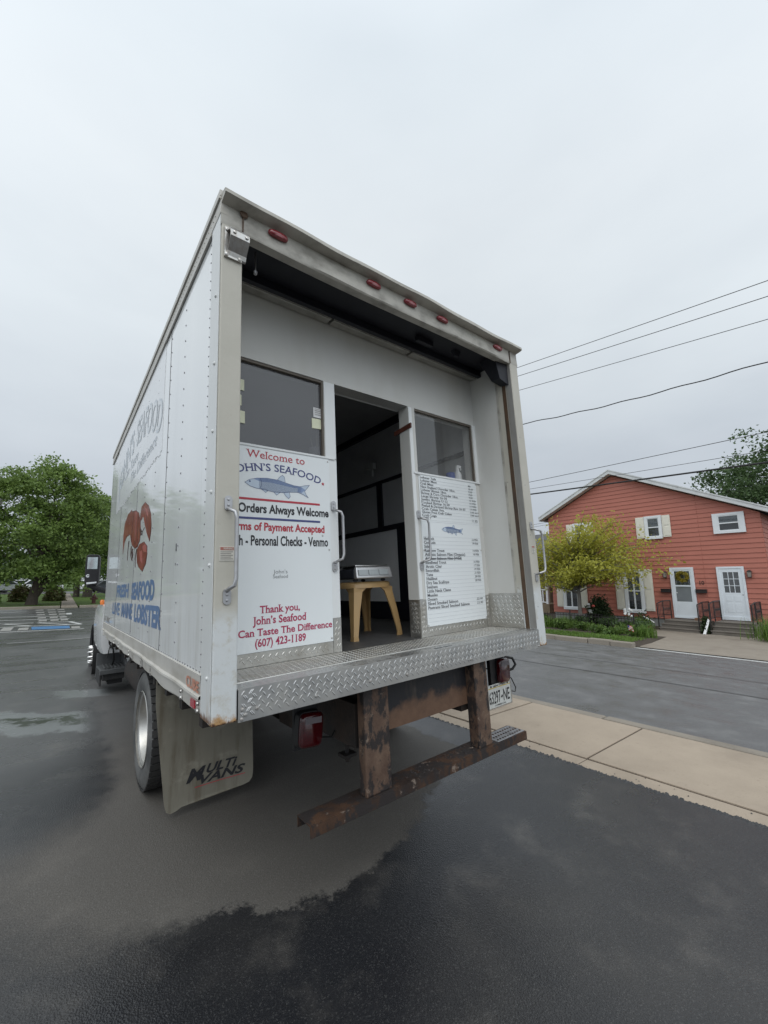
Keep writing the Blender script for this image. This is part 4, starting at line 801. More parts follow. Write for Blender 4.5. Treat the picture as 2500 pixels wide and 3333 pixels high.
stp = MB(); stp.hexa([(-.775, .045, .53), (.868, .018, .53), (.872, .165, .53), (-.775, .166, .53)], [(-.775, .045, .536), (.868, .018, .536), (.872, .165, .536), (-.775, .166, .536)])
stp.hexa([(-.775, .040, .484), (.868, .013, .484), (.868, .018, .484), (-.775, .045, .484)], [(-.775, .040, .535), (.868, .013, .535), (.868, .018, .535), (-.775, .045, .535)]); stp.box(-.775, .868, .166, .171, .484, .535)
for i in range(10):
    for j in range(3): stp.dome((.60 + i * .027 + .009 * (j % 2), .05 + j * .04, .5375), (0, 0, 1), .0085, .005, 0, 6)
for i in range(26): stp.dome((-.2 + random.uniform(0, .62), random.uniform(.06, .15), .536), (0, 0, 1), .009, .004, 0, 6)
step = stp.build('step_bumper', M_RUST2, truck)
b = MB(); b.hexa([(.575, .030, .5362), (.862, .026, .5362), (.866, .160, .5362), (.575, .160, .5362)], [(.577, .032, .5385), (.860, .028, .5385), (.864, .158, .5385), (.577, .158, .5385)]); b.build('tread_patch', mat('worn_grey_tread', (.26, .26, .27), .3, .3, var=.3, vs=14, dirt=(.05, .035, .03), da=.7, ds=(22, 22, 22)), step)
b = MB(); b.box(-.455, -.292, .052, .114, .5365, 1.056); b.build('bumper_post', M_RUST, step, bevel=.006)
b = MB(); b.box(.405, .532, .040, .118, .5365, 1.056); b.build('bumper_post', M_RUST, step, bevel=.006)
b = MB(); b.tube([(-.28, .5, 1.0), (-.28, .5, .53)], .012, 8); b.box(-.32, -.235, .46, .54, .563, .580); b.dome((-.28, .5, .563), (0, 0, -1), .022, .03); b.build('spare_hanger', M_FRAME, truck)
b = MB(); b.tube([(.30, .55, .80), (.36, .45, .76), (.44, .42, .77), (.50, .5, .82)], .02, 8); b.lathe([(-.03, .022), (.03, .018)], (.08, .52, .785), 'x', 10, cap=True); b.box(.36, .66, .46, 1.25, .70, .80); b.tube([(.48, .47, .745), (.48, .47, .69)], .01, 6); b.tube([(.58, .47, .745), (.58, .47, .70)], .008, 6); b.build('tow_fittings', M_FRAME, truck)
def tail(x, y, z, w, h, tilt, inv):
    r = empty('tail_light'); r.parent = truck; r.location = (x, y, z); r.rotation_euler = (0, tilt, 0)
    b = MB(); pg = [(w * math.copysign(abs(math.cos(a)) ** .35, math.cos(a)), h * math.copysign(abs(math.sin(a)) ** .35, math.sin(a))) for a in np.linspace(0, 2 * math.pi, 24, endpoint=False)]
    b.prism(pg, lambda u, v, d: (u * 1.05, d, v * 1.05), 0, .05, 0); b.build('housing', M_BLKPL, r)
    b = MB()
    for kk, dd in ((1, 0), (1, .018), (.86, .030)): b.v += [(u * kk, -dd, v * kk) for u, v in pg]
    b.f = [(j * 24 + i, j * 24 + (i + 1) % 24, (j + 1) * 24 + (i + 1) % 24, (j + 1) * 24 + i) for j in range(2) for i in range(24)] + [tuple(range(48, 72))]; b.m = [0] * len(b.f); b.build('red_lens', M_REDLENS, r, smooth=50)
    b = MB(); b.box(-w * .72, w * .72, -.034, -.0295, h * .42, h * .78); b.build('reverse_lens', M_CLEAR, r); return r
t1 = tail(-.632, .3, .845, .066, .084, math.radians(5), False); t2 = tail(.992, .262, .882, .066, .088, math.radians(3), True)
b = MB(); b.box(-.70, -.56, .352, .372, .74, 1.06); b.box(.93, 1.06, .313, .333, .80, 1.06); b.box(.86, .93, .27, .30, .72, 1.06); b.build('light_bracket', M_BLKPL, truck)
plt_ = MB(); plt_.box(.795, 1.072, .258, .262, .632, .800); plr = plt_.build('license_plate', mat('plate_face', (.66, .67, .64), .35, var=.04, vs=20, dirt=(.35, .33, .28), da=.35, ds=(20, 20, 20)), truck, bevel=.002)
b = MB(); b.box(.793, 1.074, .254, .2575, .631, .640); b.box(.793, .798, .254, .2575, .64, .80); b.box(1.069, 1.074, .254, .2575, .64, .80); b.build('plate_frame', M_BOLT, plr)
b = MB(); b.box(.80, 1.067, .2562, .2576, .773, .778, 1); b.dome((.835, .2576, .787), (0, -1, 0), .008, .005, 0); b.dome((1.035, .2576, .787), (0, -1, 0), .008, .005, 0); b.add([(.942, .2565, .70), (.960, .2565, .715), (.968, .2565, .70), (.955, .2565, .69)], [(0, 1, 2, 3)], 0); b.build('plate_details', [M_INK, mat('plate_gold', (.6, .45, .1), .5)], plr)
tkey('pl', 'plate_number', M_INK, plr, lambda u, v: (u, .2566, v)); text('pl', '63297', .806, .938, .667, .082, .012); text('pl', 'NE', .975, 1.052, .667, .082, .012); text('pl', 'NEW YORK', .858, 1.012, .779, .014, .01, True); text('pl', 'COMMERCIAL', .862, 1.0, .646, .011, .006)
b = MB(); b.tube([(1.05, .27, .97), (1.13, .26, .95), (1.15, .25, .90), (1.12, .26, .87), (1.08, .28, .86)], .010, 7); b.tube([(1.06, .29, .85), (1.11, .27, .80), (1.14, .26, .73), (1.13, .26, .70), (1.09, .28, .71)], .004, 6); b.tube([(.80, .3, .92), (.87, .3, .905), (.93, .3, .90)], .005, 6); b.tube([(-.56, .33, .78), (-.48, .34, .76), (-.36, .4, .84), (-.30, .42, .95)], .005, 6); b.build('wiring', M_WIRE, truck, smooth=60)
# --- mud flap
pg = [(-1.185, 1.03), (-1.181, .878), (-1.15, .60), (-1.111, .263), (-1.098, .222), (-1.075, .206), (-1.045, .208), (-.98, .232), (-.9, .25), (-.78, .252), (-.62, .236), (-.575, .244), (-.552, .272), (-.546, .32), (-.549, .624), (-.552, 1.03)]
b = MB(); rows = 22; xs = 14
def flapx(z):
    def cut(side):
        best = None
        for i in range(len(pg)):
            (xa, za), (xb, zb) = pg[i], pg[(i + 1) % len(pg)]
            if (za - z) * (zb - z) <= 0 and za != zb:
                x = xa + (xb - xa) * (z - za) / (zb - za); best = x if best is None else (min(best, x) if side < 0 else max(best, x))
        return best
    return cut(-1), cut(1)
zs = [.207, .212, .222, .236, .245, .253, .27, .29] + list(np.linspace(.33, 1.028, 14))
fy = lambda x, z: 1.35 + .035 * math.sin((x + 1.2) * 5) * (1.03 - z) - .03 * (1.03 - z) ** 2
for lay in (0, 1):
    for z in zs:
        a, c = flapx(z)
        for k in range(xs + 1): x = a + (c - a) * k / xs; b.v.append((x, fy(x, z) + .008 * lay, z))
R_ = len(zs); W_ = xs + 1; o2 = R_ * W_
for j in range(R_ - 1):
    for k in range(xs): b.f.append((j * W_ + k, j * W_ + k + 1, (j + 1) * W_ + k + 1, (j + 1) * W_ + k)); b.f.append((o2 + j * W_ + k, o2 + (j + 1) * W_ + k, o2 + (j + 1) * W_ + k + 1, o2 + j * W_ + k + 1))
    for k in (0, xs): b.f.append((j * W_ + k, (j + 1) * W_ + k, o2 + (j + 1) * W_ + k, o2 + j * W_ + k))
for k in range(xs): b.f.append((k, k + 1, o2 + k + 1, o2 + k))
b.m = [0] * len(b.f); flap = b.build('mud_flap', M_FLAP, truck, smooth=50)
b = MB(); b.box(-1.175, -.56, 1.34, 1.375, 1.0, 1.07); b.build('flap_bracket', M_FRAME, flap)
rot = lambda u, v: (u * .995 - v * .0, v + (u + .6) * -.02)
def fl(u, v): return (u, fy(u, v) - .0025, v)
tkey('mv', 'flap_lettering', M_INK, flap, fl)
text('mv', 'ULTi', -.858, -.655, .378, .052, .03, shear=.35); text('mv', 'VANS', -.895, -.60, .322, .050, .03, shear=.35); text('mv', 'M', -.985, -.862, .352, .074, .035, shear=.35)
b = MB()
for k in range(8): u0, u1 = -.93 + k * .041, -.93 + (k + 1) * .041; b.add([fl(u0, .308), fl(u1, .308), fl(u1, .312), fl(u0, .312)], [(0, 1, 2, 3)])
b.build('red_underline', M_RED, flap)
# --- wheels
def wheel(xo, yc, zc, R, width, sgn_, name='wheel', deep=True, lug=False):
    r = empty(name); r.parent = truck; r.location = (xo, yc, zc)
    s = sgn_; b = MB(); w = width
    prof = [(w * .96, R * .62), (w * .93, R * .80), (w, R * .92), (w * .93, R * .975), (w * .5, R * .985), (w * .07, R * .975), (0, R * .90), (-.006, R * .80), (.004, R * .68), (.012, R * .615)]
    b.lathe([(s * a, q) for a, q in prof], (0, 0, 0), 'x', 56, 0)
    for i, f in enumerate(b.f):
        c = [b.v[k] for k in f]; rr = sum(math.hypot(p[1], p[2]) for p in c) / 4; xx = abs(sum(p[0] for p in c) / 4); b.m[i] = 1 if xx < w * .05 else 0
    nb = 46
    for k in range(nb):
        a = 2 * math.pi * k / nb; er = Vector((0, math.cos(a), math.sin(a))); et = Vector((0, -math.sin(a), math.cos(a)))
        for x0, x1 in ((.03, .36), (.39, .61), (.64, .97)):
            sk = .004 * (1 if x0 < .3 else -1)
            b.obox(er * (R * .987) + Vector((s * w * (x0 + x1) / 2, 0, 0)) + et * sk, Vector((w * (x1 - x0) / 2, 0, 0)), et * (math.pi * R / nb * .80), er * (R * .014), 0)
    b.build('tyre', [M_TYRE, M_SIDEW], r, smooth=35)
    b = MB(); pr = [(.0, R * .63), (.004, R * .645), (.012, R * .62), (.022, R * .575), (.05, R * .555), (.10, R * .53), (.125, R * .50), (.130, R * .30), (.10, R * .26), (.07, R * .22), (.06, R * .10), (.055, .001)] if deep else [(.0, R * .63), (.004, R * .645), (.012, R * .60), (.03, R * .57), (.02, R * .42), (-.01, R * .36), (-.02, R * .2), (-.05, R * .16), (-.06, .001)]
    b.lathe([(s * a, q) for a, q in pr], (0, 0, 0), 'x', 48)
    if deep:
        for k in range(8):
            a = 2 * math.pi * k / 8; b.dome((s * .128, R * .4 * math.cos(a), R * .4 * math.sin(a)), (-s, 0, 0), .016, .02)
    b.build('rim', M_RIM, r, smooth=40)
    if lug:
        b = MB()
        for k in range(10):
            a = 2 * math.pi * k / 10 + .2; p = Vector((-s * .02, R * .30 * math.cos(a), R * .30 * math.sin(a))); b.lathe([(p.x, .022), (p.x - s * .03, .022), (p.x - s * .065, .018), (p.x - s * .085, .001)], (0, p.y, p.z), 'x', 10)
        b.build('lug_caps', M_CHROME, r, smooth=40)
    return r
wheel(-1.172, 1.93, .60, .408, .235, 1); wheel(-.88, 1.93, .588, .408, .235, 1); wheel(1.17, 1.93, .512, .408, .235, -1); wheel(.88, 1.93, .523, .408, .235, -1)
wheel(-1.15, 7.0, .60, .43, .26, 1, deep=False, lug=True); wheel(1.15, 7.0, .50, .43, .26, -1, deep=False, lug=True)
# --- cab
cab = empty('cab'); cab.parent = truck
b = MB()
def loft(secs, n):                                     # sections of equal point count
    k = len(b.v); b.v += [tuple(p) for s_ in secs for p in s_]
    for i in range(len(secs) - 1):
        for j in range(n): f = (k + i * n + j, k + i * n + (j + 1) % n, k + (i + 1) * n + (j + 1) % n, k + (i + 1) * n + j); b.f.append(f); b.m.append(0)
    b.f.append(tuple(range(k, k + n))[::-1]); b.m.append(0); b.f.append(tuple(range(k + (len(secs) - 1) * n, k + len(secs) * n))); b.m.append(0)
def csec(y, hw, z0, zs_, zr, hr): return [(-hw + .03, y, z0), (-hw, y, z0 + .10), (-hw - .012, y, (z0 + zs_) / 2), (-hw, y, zs_ - .10), (-hw + .035, y, zs_ - .025), (-hw + .10, y, zs_), (-hr, y, zr - .18), (-hr + .12, y, zr), (hr - .12, y, zr), (hr, y, zr - .18), (hw - .10, y, zs_), (hw - .035, y, zs_ - .025), (hw, y, zs_ - .1), (hw + .012, y, (z0 + zs_) / 2), (hw, y, z0 + .1), (hw - .03, y, z0)]
loft([csec(5.12, 1.21, .80, 1.48, 2.55, 1.0), csec(5.35, 1.235, .80, 1.475, 2.62, 1.02), csec(6.3, 1.225, .80, 1.46, 2.60, 1.0), csec(6.75, 1.20, .82, 1.45, 1.75, .95)], 16)
loft([csec(6.75, 1.13, 1.06, 1.44, 1.62, .80), csec(7.4, 1.10, 1.02, 1.36, 1.50, .72), csec(8.1, 1.0, .75, 1.22, 1.36, .60)], 16)
b.build('cab_body', M_CAB, cab, smooth=50)
b = MB(); b.lathe([(-.03, .44), (-.06, .47), (.28, .47)], (-1.15, 7.0, .63), 'x', 32); b.build('fender_flare', M_BLACK, cab, smooth=40)
b = MB(); b.box(-.86, .86, 6.52, 6.56, 1.75, 2.4); b.build('windscreen', M_CARGL, cab)
b = MB(); b.lathe([(0, .026), (.05, .028), (.068, .018), (.07, .001)], (-1.205, 5.5, 1.45), 'z', 14); b.build('amber_light', M_AMBER, cab, smooth=40)
mir = empty('side_mirror'); mir.parent = cab
b = MB(); pg2 = [(.085 * math.copysign(abs(math.cos(a)) ** .4, math.cos(a)), .222 * math.copysign(abs(math.sin(a)) ** .28, math.sin(a))) for a in np.linspace(0, 2 * math.pi, 28, endpoint=False)]
fm = lambda u, v, d: (-1.352 + u + d * .25, 5.52 + d, 1.955 + v)
b.prism(pg2, fm, 0, .09); b.prism([(u * .8, v * .9) for u, v in pg2], fm, .0901, .14); b.build('mirror_housing', M_BLKPL, mir, bevel=.012)
b = MB(); b.box(-1.412, -1.292, 5.513, 5.5185, 1.965, 2.135); b.build('mirror_glass', M_MIRR, mir)
b = MB(); b.box(-1.415, -1.290, 5.513, 5.5185, 1.765, 1.925); b.build('wide_mirror_glass', M_BLKPL, mir)
b = MB(); b.add([(-1.408, 5.511, 1.748), (-1.292, 5.511, 1.762), (-1.29, 5.511, 1.782), (-1.41, 5.511, 1.775)], [(0, 1, 2, 3)]); b.prism([(-1.398 + .022 * math.cos(a), 1.868 + .022 * math.sin(a)) for a in np.linspace(.5, 5.8, 14)] + [(-1.398 + .010 * math.cos(a), 1.868 + .008 * math.sin(a)) for a in np.linspace(5.8, .5, 14)], lambda u, v, d: (u, d, v), 5.509, 5.512); b.build('mirror_sticker', M_TRIMW, mir)
b = MB(); b.tube([(-1.39, 5.58, 1.745), (-1.30, 5.60, 1.70), (-1.16, 5.62, 1.635), (-1.05, 5.64, 1.60)], [.034, .036, .036, .034], 10); b.build('mirror_arm', M_BLKPL, mir, smooth=50)
stp2 = empty('cab_step'); stp2.parent = cab
b = MB(); b.hexa([(-1.20, 4.98, .575), (-.93, 4.96, .59), (-.93, 5.55, .59), (-1.22, 5.55, .575)], [(-1.20, 4.98, .60), (-.93, 4.96, .615), (-.93, 5.55, .62), (-1.22, 5.55, .60)]); b.box(-1.225, -.90, 5.55, 5.58, .44, .765); b.hexa([(-.93, 4.96, .55), (-.905, 4.96, .55), (-.905, 5.55, .55), (-.93, 5.55, .55)], [(-.93, 4.96, .63), (-.905, 4.96, .65), (-.905, 5.55, .80), (-.93, 5.55, .80)]); b.box(-1.225, -.905, 4.945, 4.975, .555, .612)
for k in range(6): b.box(-1.165 + k * .04, -1.147 + k * .04, 5.06, 5.46, .612, .626)
b.build('step_tread', mat('worn_step_tread', (.085, .088, .09), .34, var=.3, vs=12), stp2, bevel=.006)
b = MB(); b.box(-1.19, -.94, 5.0, 5.545, .47, .572); b.hexa([(-1.215, 5.05, .40), (-1.195, 5.05, .40), (-1.195, 5.7, .40), (-1.215, 5.7, .40)], [(-1.215, 5.05, .57), (-1.195, 5.05, .57), (-1.195, 5.7, .57), (-1.215, 5.7, .57)]); b.box(-1.12, -.95, 5.1, 5.5, .40, .468); b.build('step_box', M_BLACK, stp2, bevel=.008)
b = MB(); b.tube([(-1.14, 5.2, 1.06), (-1.12, 5.1, .92), (-1.08, 5.05, .86), (-1.05, 5.2, .70), (-1.05, 5.4, .60)], .010, 6); b.tube([(-1.12, 5.1, .88), (-1.0, 5.08, .90), (-.97, 5.08, .93)], .014, 6); b.tube([(-1.12, 5.1, .87), (-1.14, 5.1, .74)], .006, 6); b.build('air_hoses', M_WIRE, truck, smooth=50)
b = MB(); b.tube([(-.88, 3.6, .86), (-.87, 3.6, .70)], .008, 6); b.build('loose_strap', M_YELLOWWIRE, truck)
b = MB(); b.tube([(-.70, 4.5, .70), (-.70, 5.3, .70)], .15, 16); b.build('fuel_tank', M_RIM, truck, smooth=40)
# --- things standing in or stuck to the truck
def onbody(name, label, cat, group=None, p=(0, 0, 0)): return empty(name, label, cat, group, mw=torig(p))
def rel(mb, p):
    mb.v = [(v[0] - p[0], v[1] - p[1], v[2] - p[2]) for v in mb.v]; return mb
P0 = (.16, .93, 1.1845); stool = onbody('plastic_stool', 'tan plastic stool standing in the doorway under the weighing scale', 'stool', None, P0)
b = MB()
hw, hb = .185, .225
sq = []
for a in np.linspace(0, 2 * math.pi, 32, endpoint=False): sq.append((hw * math.copysign(abs(math.cos(a)) ** .35, math.cos(a)), hw * math.copysign(abs(math.sin(a)) ** .35, math.sin(a))))
for kk, zz in ((1.04, .368), (1.03, .398), (.97, .412), (.90, .415)): b.v += [(u * kk, v * kk, zz) for u, v in sq]
b.f = [(j * 32 + i, j * 32 + (i + 1) % 32, (j + 1) * 32 + (i + 1) % 32, (j + 1) * 32 + i) for j in range(3) for i in range(32)] + [tuple(range(96, 128)), tuple(range(32))[::-1]]; b.m = [0] * len(b.f); b.build('seat', M_STOOL, stool, smooth=45)
for sx in (-1, 1):
    for sy in (-1, 1):
        b = MB(); T_ = .036; tx, ty, bx_, by_ = sx * hw * .98, sy * hw * .98, sx * hb, sy * hb
        def lsec(x, y, z, w, th): return [(x, y, z), (x - sx * w, y, z), (x - sx * w, y - sy * th, z), (x - sx * th, y - sy * th, z), (x - sx * th, y - sy * w, z), (x, y - sy * w, z)]
        secs = [lsec(bx_, by_, .0, .045, .014), lsec(bx_ * .985 + tx * .015, by_ * .985 + ty * .015, .03, .040, .014), lsec((tx + bx_) / 2, (ty + by_) / 2, .2, .055, .014), lsec(tx, ty, .34, .075, .014), lsec(tx, ty, .372, .12, .014)]
        b.v = [p for s_ in secs for p in s_]; b.f = [(i * 6 + j, i * 6 + (j + 1) % 6, (i + 1) * 6 + (j + 1) % 6, (i + 1) * 6 + j) for i in range(4) for j in range(6)] + [tuple(range(6))]; b.m = [0] * len(b.f); b.build('leg', M_STOOL, stool)
P1_ = (.14, .90, 1.5995); scl = onbody('weighing_scale', 'silver and black price scale on the tan stool', 'scale', None, P1_)
b = MB(); b.box(-.165, .165, -.16, .17, .022, .095)
for sx in (-.13, .13):
    for sy in (-.13, .14): b.lathe([(0, .02), (.022, .02)], (sx, sy, 0), 'z', 12, cap=True)
b.build('scale_body', M_SCD, scl, bevel=.012)
b = MB(); b.hexa([(-.168, -.205, .025), (.172, -.205, .025), (.168, -.158, .02), (-.165, -.158, .02)], [(-.160, -.185, .108), (.164, -.185, .108), (.164, -.158, .108), (-.160, -.158, .108)]); fp = b.build('front_panel', M_SCALE, scl, bevel=.008)
b = MB()
for x0, x1 in ((-.148, -.062), (-.056, .034), (.040, .128)): b.hexa([(x0, -.2068, .047), (x1, -.2068, .047), (x1, -.203, .047), (x0, -.203, .047)], [(x0, -.1995, .088), (x1, -.1995, .088), (x1, -.194, .088), (x0, -.194, .088)])
b.build('display', M_LCD, fp)
b = MB(); b.box(-.16, .15, -.175, .15, .112, .124); b.box(-.10, .10, -.10, .10, .0955, .1115); b.build('platter', mat('scale_platter', (.62, .62, .62), .25, .95, var=.05), scl, bevel=.006)
def note(x0, x1, z0, z1, m, label, tilt=.0):
    o = onbody('paper_note', label, 'paper note', 'notes stuck on the window pane', ((x0 + x1) / 2, .452, (z0 + z1) / 2)); 
    b = MB(); w, h = (x1 - x0) / 2, (z1 - z0) / 2; b.hexa([(-w, -.0, -h), (w, -.004, -h - tilt), (w, -.0005, -h - tilt), (-w, .0025, -h)], [(-w, -.0, h), (w, -.002, h - tilt), (w, .0015, h - tilt), (-w, .0025, h)]); b.build('paper', m, o)
    if m is M_NOTEW:
        b = MB()
        for k in range(4): b.box(-w + .006, w - .012, -.0068, -.0056, h - .012 - k * .013, h - .0095 - k * .013)
        b.build('writing', M_LABTXT, o)
note(-1.01, -.948, 2.738, 2.806, M_NOTE, 'upper of three pale yellow notes by the near post', .004); note(-1.01, -.963, 2.642, 2.708, M_NOTE, 'narrow middle note of three beside the near post', .003); note(-1.01, -.942, 2.537, 2.611, M_NOTE, 'lowest of three pale yellow notes by the near post', .004)
note(-.492, -.4295, 2.675, 2.742, M_NOTEW, 'white note with small writing beside the doorway', .003); note(-.504, -.4295, 2.596, 2.664, M_NOTE, 'pale yellow note below the white one beside the doorway', -.003)
shelf = MB(); shelf.box(.75, 1.10, .545, .72, 2.36, 2.395); shelf.box(-1.1, -.40, .545, .75, 2.36, 2.395); shelf.build('window_shelf', M_INW, part)
o = onbody('spray_bottle', 'white bottle with pump cap standing inside the window over the menu', 'bottle', None, (.935, .50, 2.4085)); b = MB(); b.lathe([(0, .033), (.06, .034), (.085, .026), (.10, .016), (.125, .016), (.13, .001)], (0, 0, 0), 'z', 16, cap=True); b.build('body', M_WHITE, o, smooth=40); b = MB(); b.box(-.012, .04, -.01, .01, .128, .15); b.box(.03, .045, -.006, .006, .11, .13); b.build('pump', M_WHITE, o)
o = onbody('blue_tub', 'small blue tub beside the white bottle inside the window', 'tub', None, (.855, .512, 2.4085)); b = MB(); b.lathe([(0, .035), (.07, .04), (.075, .036)], (0, 0, 0), 'z', 16, cap=True); b.build('body', M_SPRAYB, o)
o = onbody('pen_cup', 'white cup with a pencil inside the smoky window', 'cup', None, (-.462, .502, 2.4085)); b = MB(); b.lathe([(0, .034), (.07, .038)], (0, 0, 0), 'z', 16, cap=True); b.build('cup', M_WHITE, o, smooth=40); b = MB(); b.tube([(-.01, 0, .05), (-.02, .01, .15)], .004, 6); b.tube([(.02, 0, .05), (.025, .01, .18)], .006, 6); b.build('pencil', M_NOTE, o)

# ================================================================== across the street
FX = 18.70
house = empty('red_house', 'two storey red clapboard house with white doors, cream shutters and a gable', 'house', loc=(FX, 5.6, -.37))
def hb(mb): return rel(mb, (FX, 5.6, -.37))
def gz_(y): return min(4.86 + (9.95 - y) * .496, 6.545 - (6.55 - y) * .474) if True else 0
b = MB(); pitch = .188
def course(y0, y1, off):
    z = -.035
    while z < 6.54:
        z1 = min(z + pitch, 6.545); a0, a1 = y0, y1
        def lim(zz): return max(y0, 6.55 - (6.545 - zz) / .474), min(y1, 9.95 - (zz - 4.86) / .496)
        l0, r0 = lim(z); l1, r1 = lim(z1)
        if r0 - l0 > .02:
            if r1 < l1: l1 = r1 = (y1 if y1 < 6 else (l0 + r0) / 2)
            o = FX - off
            b.hexa([(o - .030, l0, z), (o + .06, l0, z), (o + .06, r0, z), (o - .030, r0, z)], [(o - .006, l1, z1), (o + .06, l1, z1), (o + .06, r1, z1), (o - .006, r1, z1)])
        z += pitch
course(3.37, 9.94, 0.0); course(1.44, 3.352, 0.0); b.box(FX - .012, FX + .05, 3.353, 3.369, -.03, 5.0)
z = -.035
while z < 4.0: b.hexa([(FX + .02, 1.42, z), (26, 1.42, z), (26, 1.46, z), (FX + .02, 1.46, z)], [(FX + .02, 1.438, z + pitch), (26, 1.438, z + pitch), (26, 1.46, z + pitch), (FX + .02, 1.46, z + pitch)]); z += pitch
b.box(FX + .06, 26, 9.90, 9.94, -.03, 4.85); b.box(25.9, 26, 1.46, 9.9, -.03, 4.0)
hb(b).build('wall', M_SIDING, house)
b = MB(); b.box(FX + .03, 25.9, 1.46, 9.92, -.6, -.036); hb(b).build('foundation', M_FOUND, house)
b = MB(); x0, x1 = FX - .32, 26.3
for (ya, za), (yb, zb) in (((10.30, 4.93), (6.545, 6.79)), ((6.545, 6.79), (.95, 4.14))):
    b.hexa([(x0, ya, za - .09), (x1, ya, za - .09), (x1, yb, zb - .09), (x0, yb, zb - .09)], [(x0, ya, za), (x1, ya, za), (x1, yb, zb), (x0, yb, zb)])
hb(b).build('roof', M_ROOF, house)
b = MB()
for (ya, za), (yb, zb) in (((10.31, 4.92), (6.545, 6.785)), ((6.545, 6.785), (.94, 4.13))):
    b.hexa([(x0 - .03, ya, za - .19), (x0 - .002, ya, za - .19), (x0 - .002, yb, zb - .19), (x0 - .03, yb, zb - .19)], [(x0 - .03, ya, za - .035), (x0 - .002, ya, za - .035), (x0 - .002, yb, zb - .035), (x0 - .03, yb, zb - .035)])
    b.hexa([(x0 - .05, ya, za - .033), (x0 - .003, ya, za - .033), (x0 - .003, yb, zb - .033), (x0 - .05, yb, zb - .033)], [(x0 - .05, ya, za + .02), (x0 - .003, ya, za + .02), (x0 - .003, yb, zb + .02), (x0 - .05, yb, zb + .02)])
    b.hexa([(x0, ya, za - .20), (FX - .03, ya, za - .20), (FX - .03, yb, zb - .20), (x0, yb, zb - .20)], [(x0, ya, za - .185), (FX - .03, ya, za - .185), (FX - .03, yb, zb - .185), (x0, yb, zb - .185)])
b.hexa([(x0, 10.26, 4.74), (26, 10.26, 4.74), (26, 10.33, 4.74), (x0, 10.33, 4.74)], [(x0, 10.26, 4.95), (26, 10.26, 4.95), (26, 10.33, 4.95), (x0, 10.33, 4.95)])
hb(b).build('rake_board', M_FASCIA, house)
def hbox(mb, y0, y1, z0, z1, d0, d1, mi=0): mb.box(FX - d1 - .037, FX - d0 - .037, y0, y1, z0, z1, mi)
def window(y0, y1, z0, z1, trim=.10, vert=False, mull=True, sill=True, tz=None):
    tz = tz or trim
    b = MB(); hbox(b, y0, y1, z1 - tz, z1, .0, .06); hbox(b, y0, y1, z0, z0 + tz, .0, .06 + (.03 if sill else 0)); hbox(b, y0, y0 + trim, z0 + tz, z1 - tz, .0, .06); hbox(b, y1 - trim, y1, z0 + tz, z1 - tz, .0, .06)
    a, c, e, f = y0 + trim, y1 - trim, z0 + tz, z1 - tz
    hbox(b, a, c, e, e + .035, .0, .045); hbox(b, a, c, f - .035, f, .0, .045); hbox(b, a, a + .035, e + .035, f - .035, .0, .045); hbox(b, c - .035, c, e + .035, f - .035, .0, .045)
    if mull:
        m = (e + f) / 2; hbox(b, a + .035, c - .035, m - .022, m + .022, .0, .048)
    if vert:
        m = (a + c) / 2; hbox(b, m - .03, m + .03, e + .035, f - .035, .0, .044)
    w = hb(b).build('window', M_TRIMW, house)
    b = MB(); hbox(b, a, c, e, f, .024, .030); hb(b).build('window_glass', M_GLASSH, w); b = MB(); hbox(b, a, c, (e + f) / 2, f, .0065, .018); hb(b).build('window_blind', M_CURT, w)
    b = MB(); hbox(b, a, c, e, f, .001, .006); hb(b).build('dark_backing', M_IND, w)  # dark sheet painted in place of the unlit room behind the glass
    return w
def shutter(y0, y1, z0, z1):
    b = MB(); hbox(b, y0, y1, z0, z1, .0, .04)
    for (q0, q1) in ((z0 + .06, (z0 + z1) / 2 - .04), ((z0 + z1) / 2 + .04, z1 - .06)): hbox(b, y0 + .05, y1 - .05, q0, q1, .04, .052)
    hb(b).build('shutter', M_SHUT, house, bevel=.006)
window(4.65, 5.32, 3.36, 4.39); shutter(5.335, 5.675, 3.42, 4.375); shutter(4.33, 4.635, 3.42, 4.365)
window(7.95, 8.60, 3.40, 4.42); shutter(8.62, 8.95, 3.45, 4.40); shutter(7.60, 7.93, 3.45, 4.40)
window(1.885, 2.875, 3.395, 4.195, .17, sill=False, tz=.095)
window(8.48, 9.34, .125, 1.95, .12, vert=True); shutter(9.36, 9.70, .24, 1.93); shutter(8.13, 8.465, .24, 1.93)
window(5.60, 6.405, .14, 2.06, .12, vert=True); shutter(6.425, 6.78, .245, 2.05); shutter(5.235, 5.585, .245, 2.05)
b = MB(); b.box(20.2, 21.0, 1.39, 1.425, 2.8, 4.0); b.box(20.3, 20.9, 1.383, 1.3895, 2.9, 3.9); hb(b).build('side_window', M_TRIMW, house)
# doors
b = MB(); hbox(b, 3.71, 3.80, .03, 2.10, .0, .075); hbox(b, 4.45, 4.545, .03, 2.10, .0, .075); hbox(b, 3.80, 4.45, 2.0, 2.10, .0, .075); hbox(b, 3.72, 4.53, .03, .10, .0, .10)
hbox(b, 3.80, 3.86, .10, 2.0, .03, .06); hbox(b, 4.39, 4.45, .10, 2.0, .03, .06); hbox(b, 3.86, 4.39, .10, .70, .03, .058); hbox(b, 3.86, 4.39, 1.31, 1.37, .03, .06); hbox(b, 3.86, 4.39, 1.94, 2.0, .03, .06)
d1 = hb(b).build('door', M_DOORW, house, bevel=.006); d1['label'] = 'white storm door with a yellow wreath behind the glass'
b = MB(); hbox(b, 3.86, 4.39, .70, 1.31, .035, .042); hb(b).build('lower_glass', glass('storm_glass_grey', (.5, .5, .5), .75, (.22, .24, .25)), d1)
b = MB(); hbox(b, 3.86, 4.39, 1.37, 1.94, .035, .041); hb(b).build('upper_glass', M_GLASSH, d1)
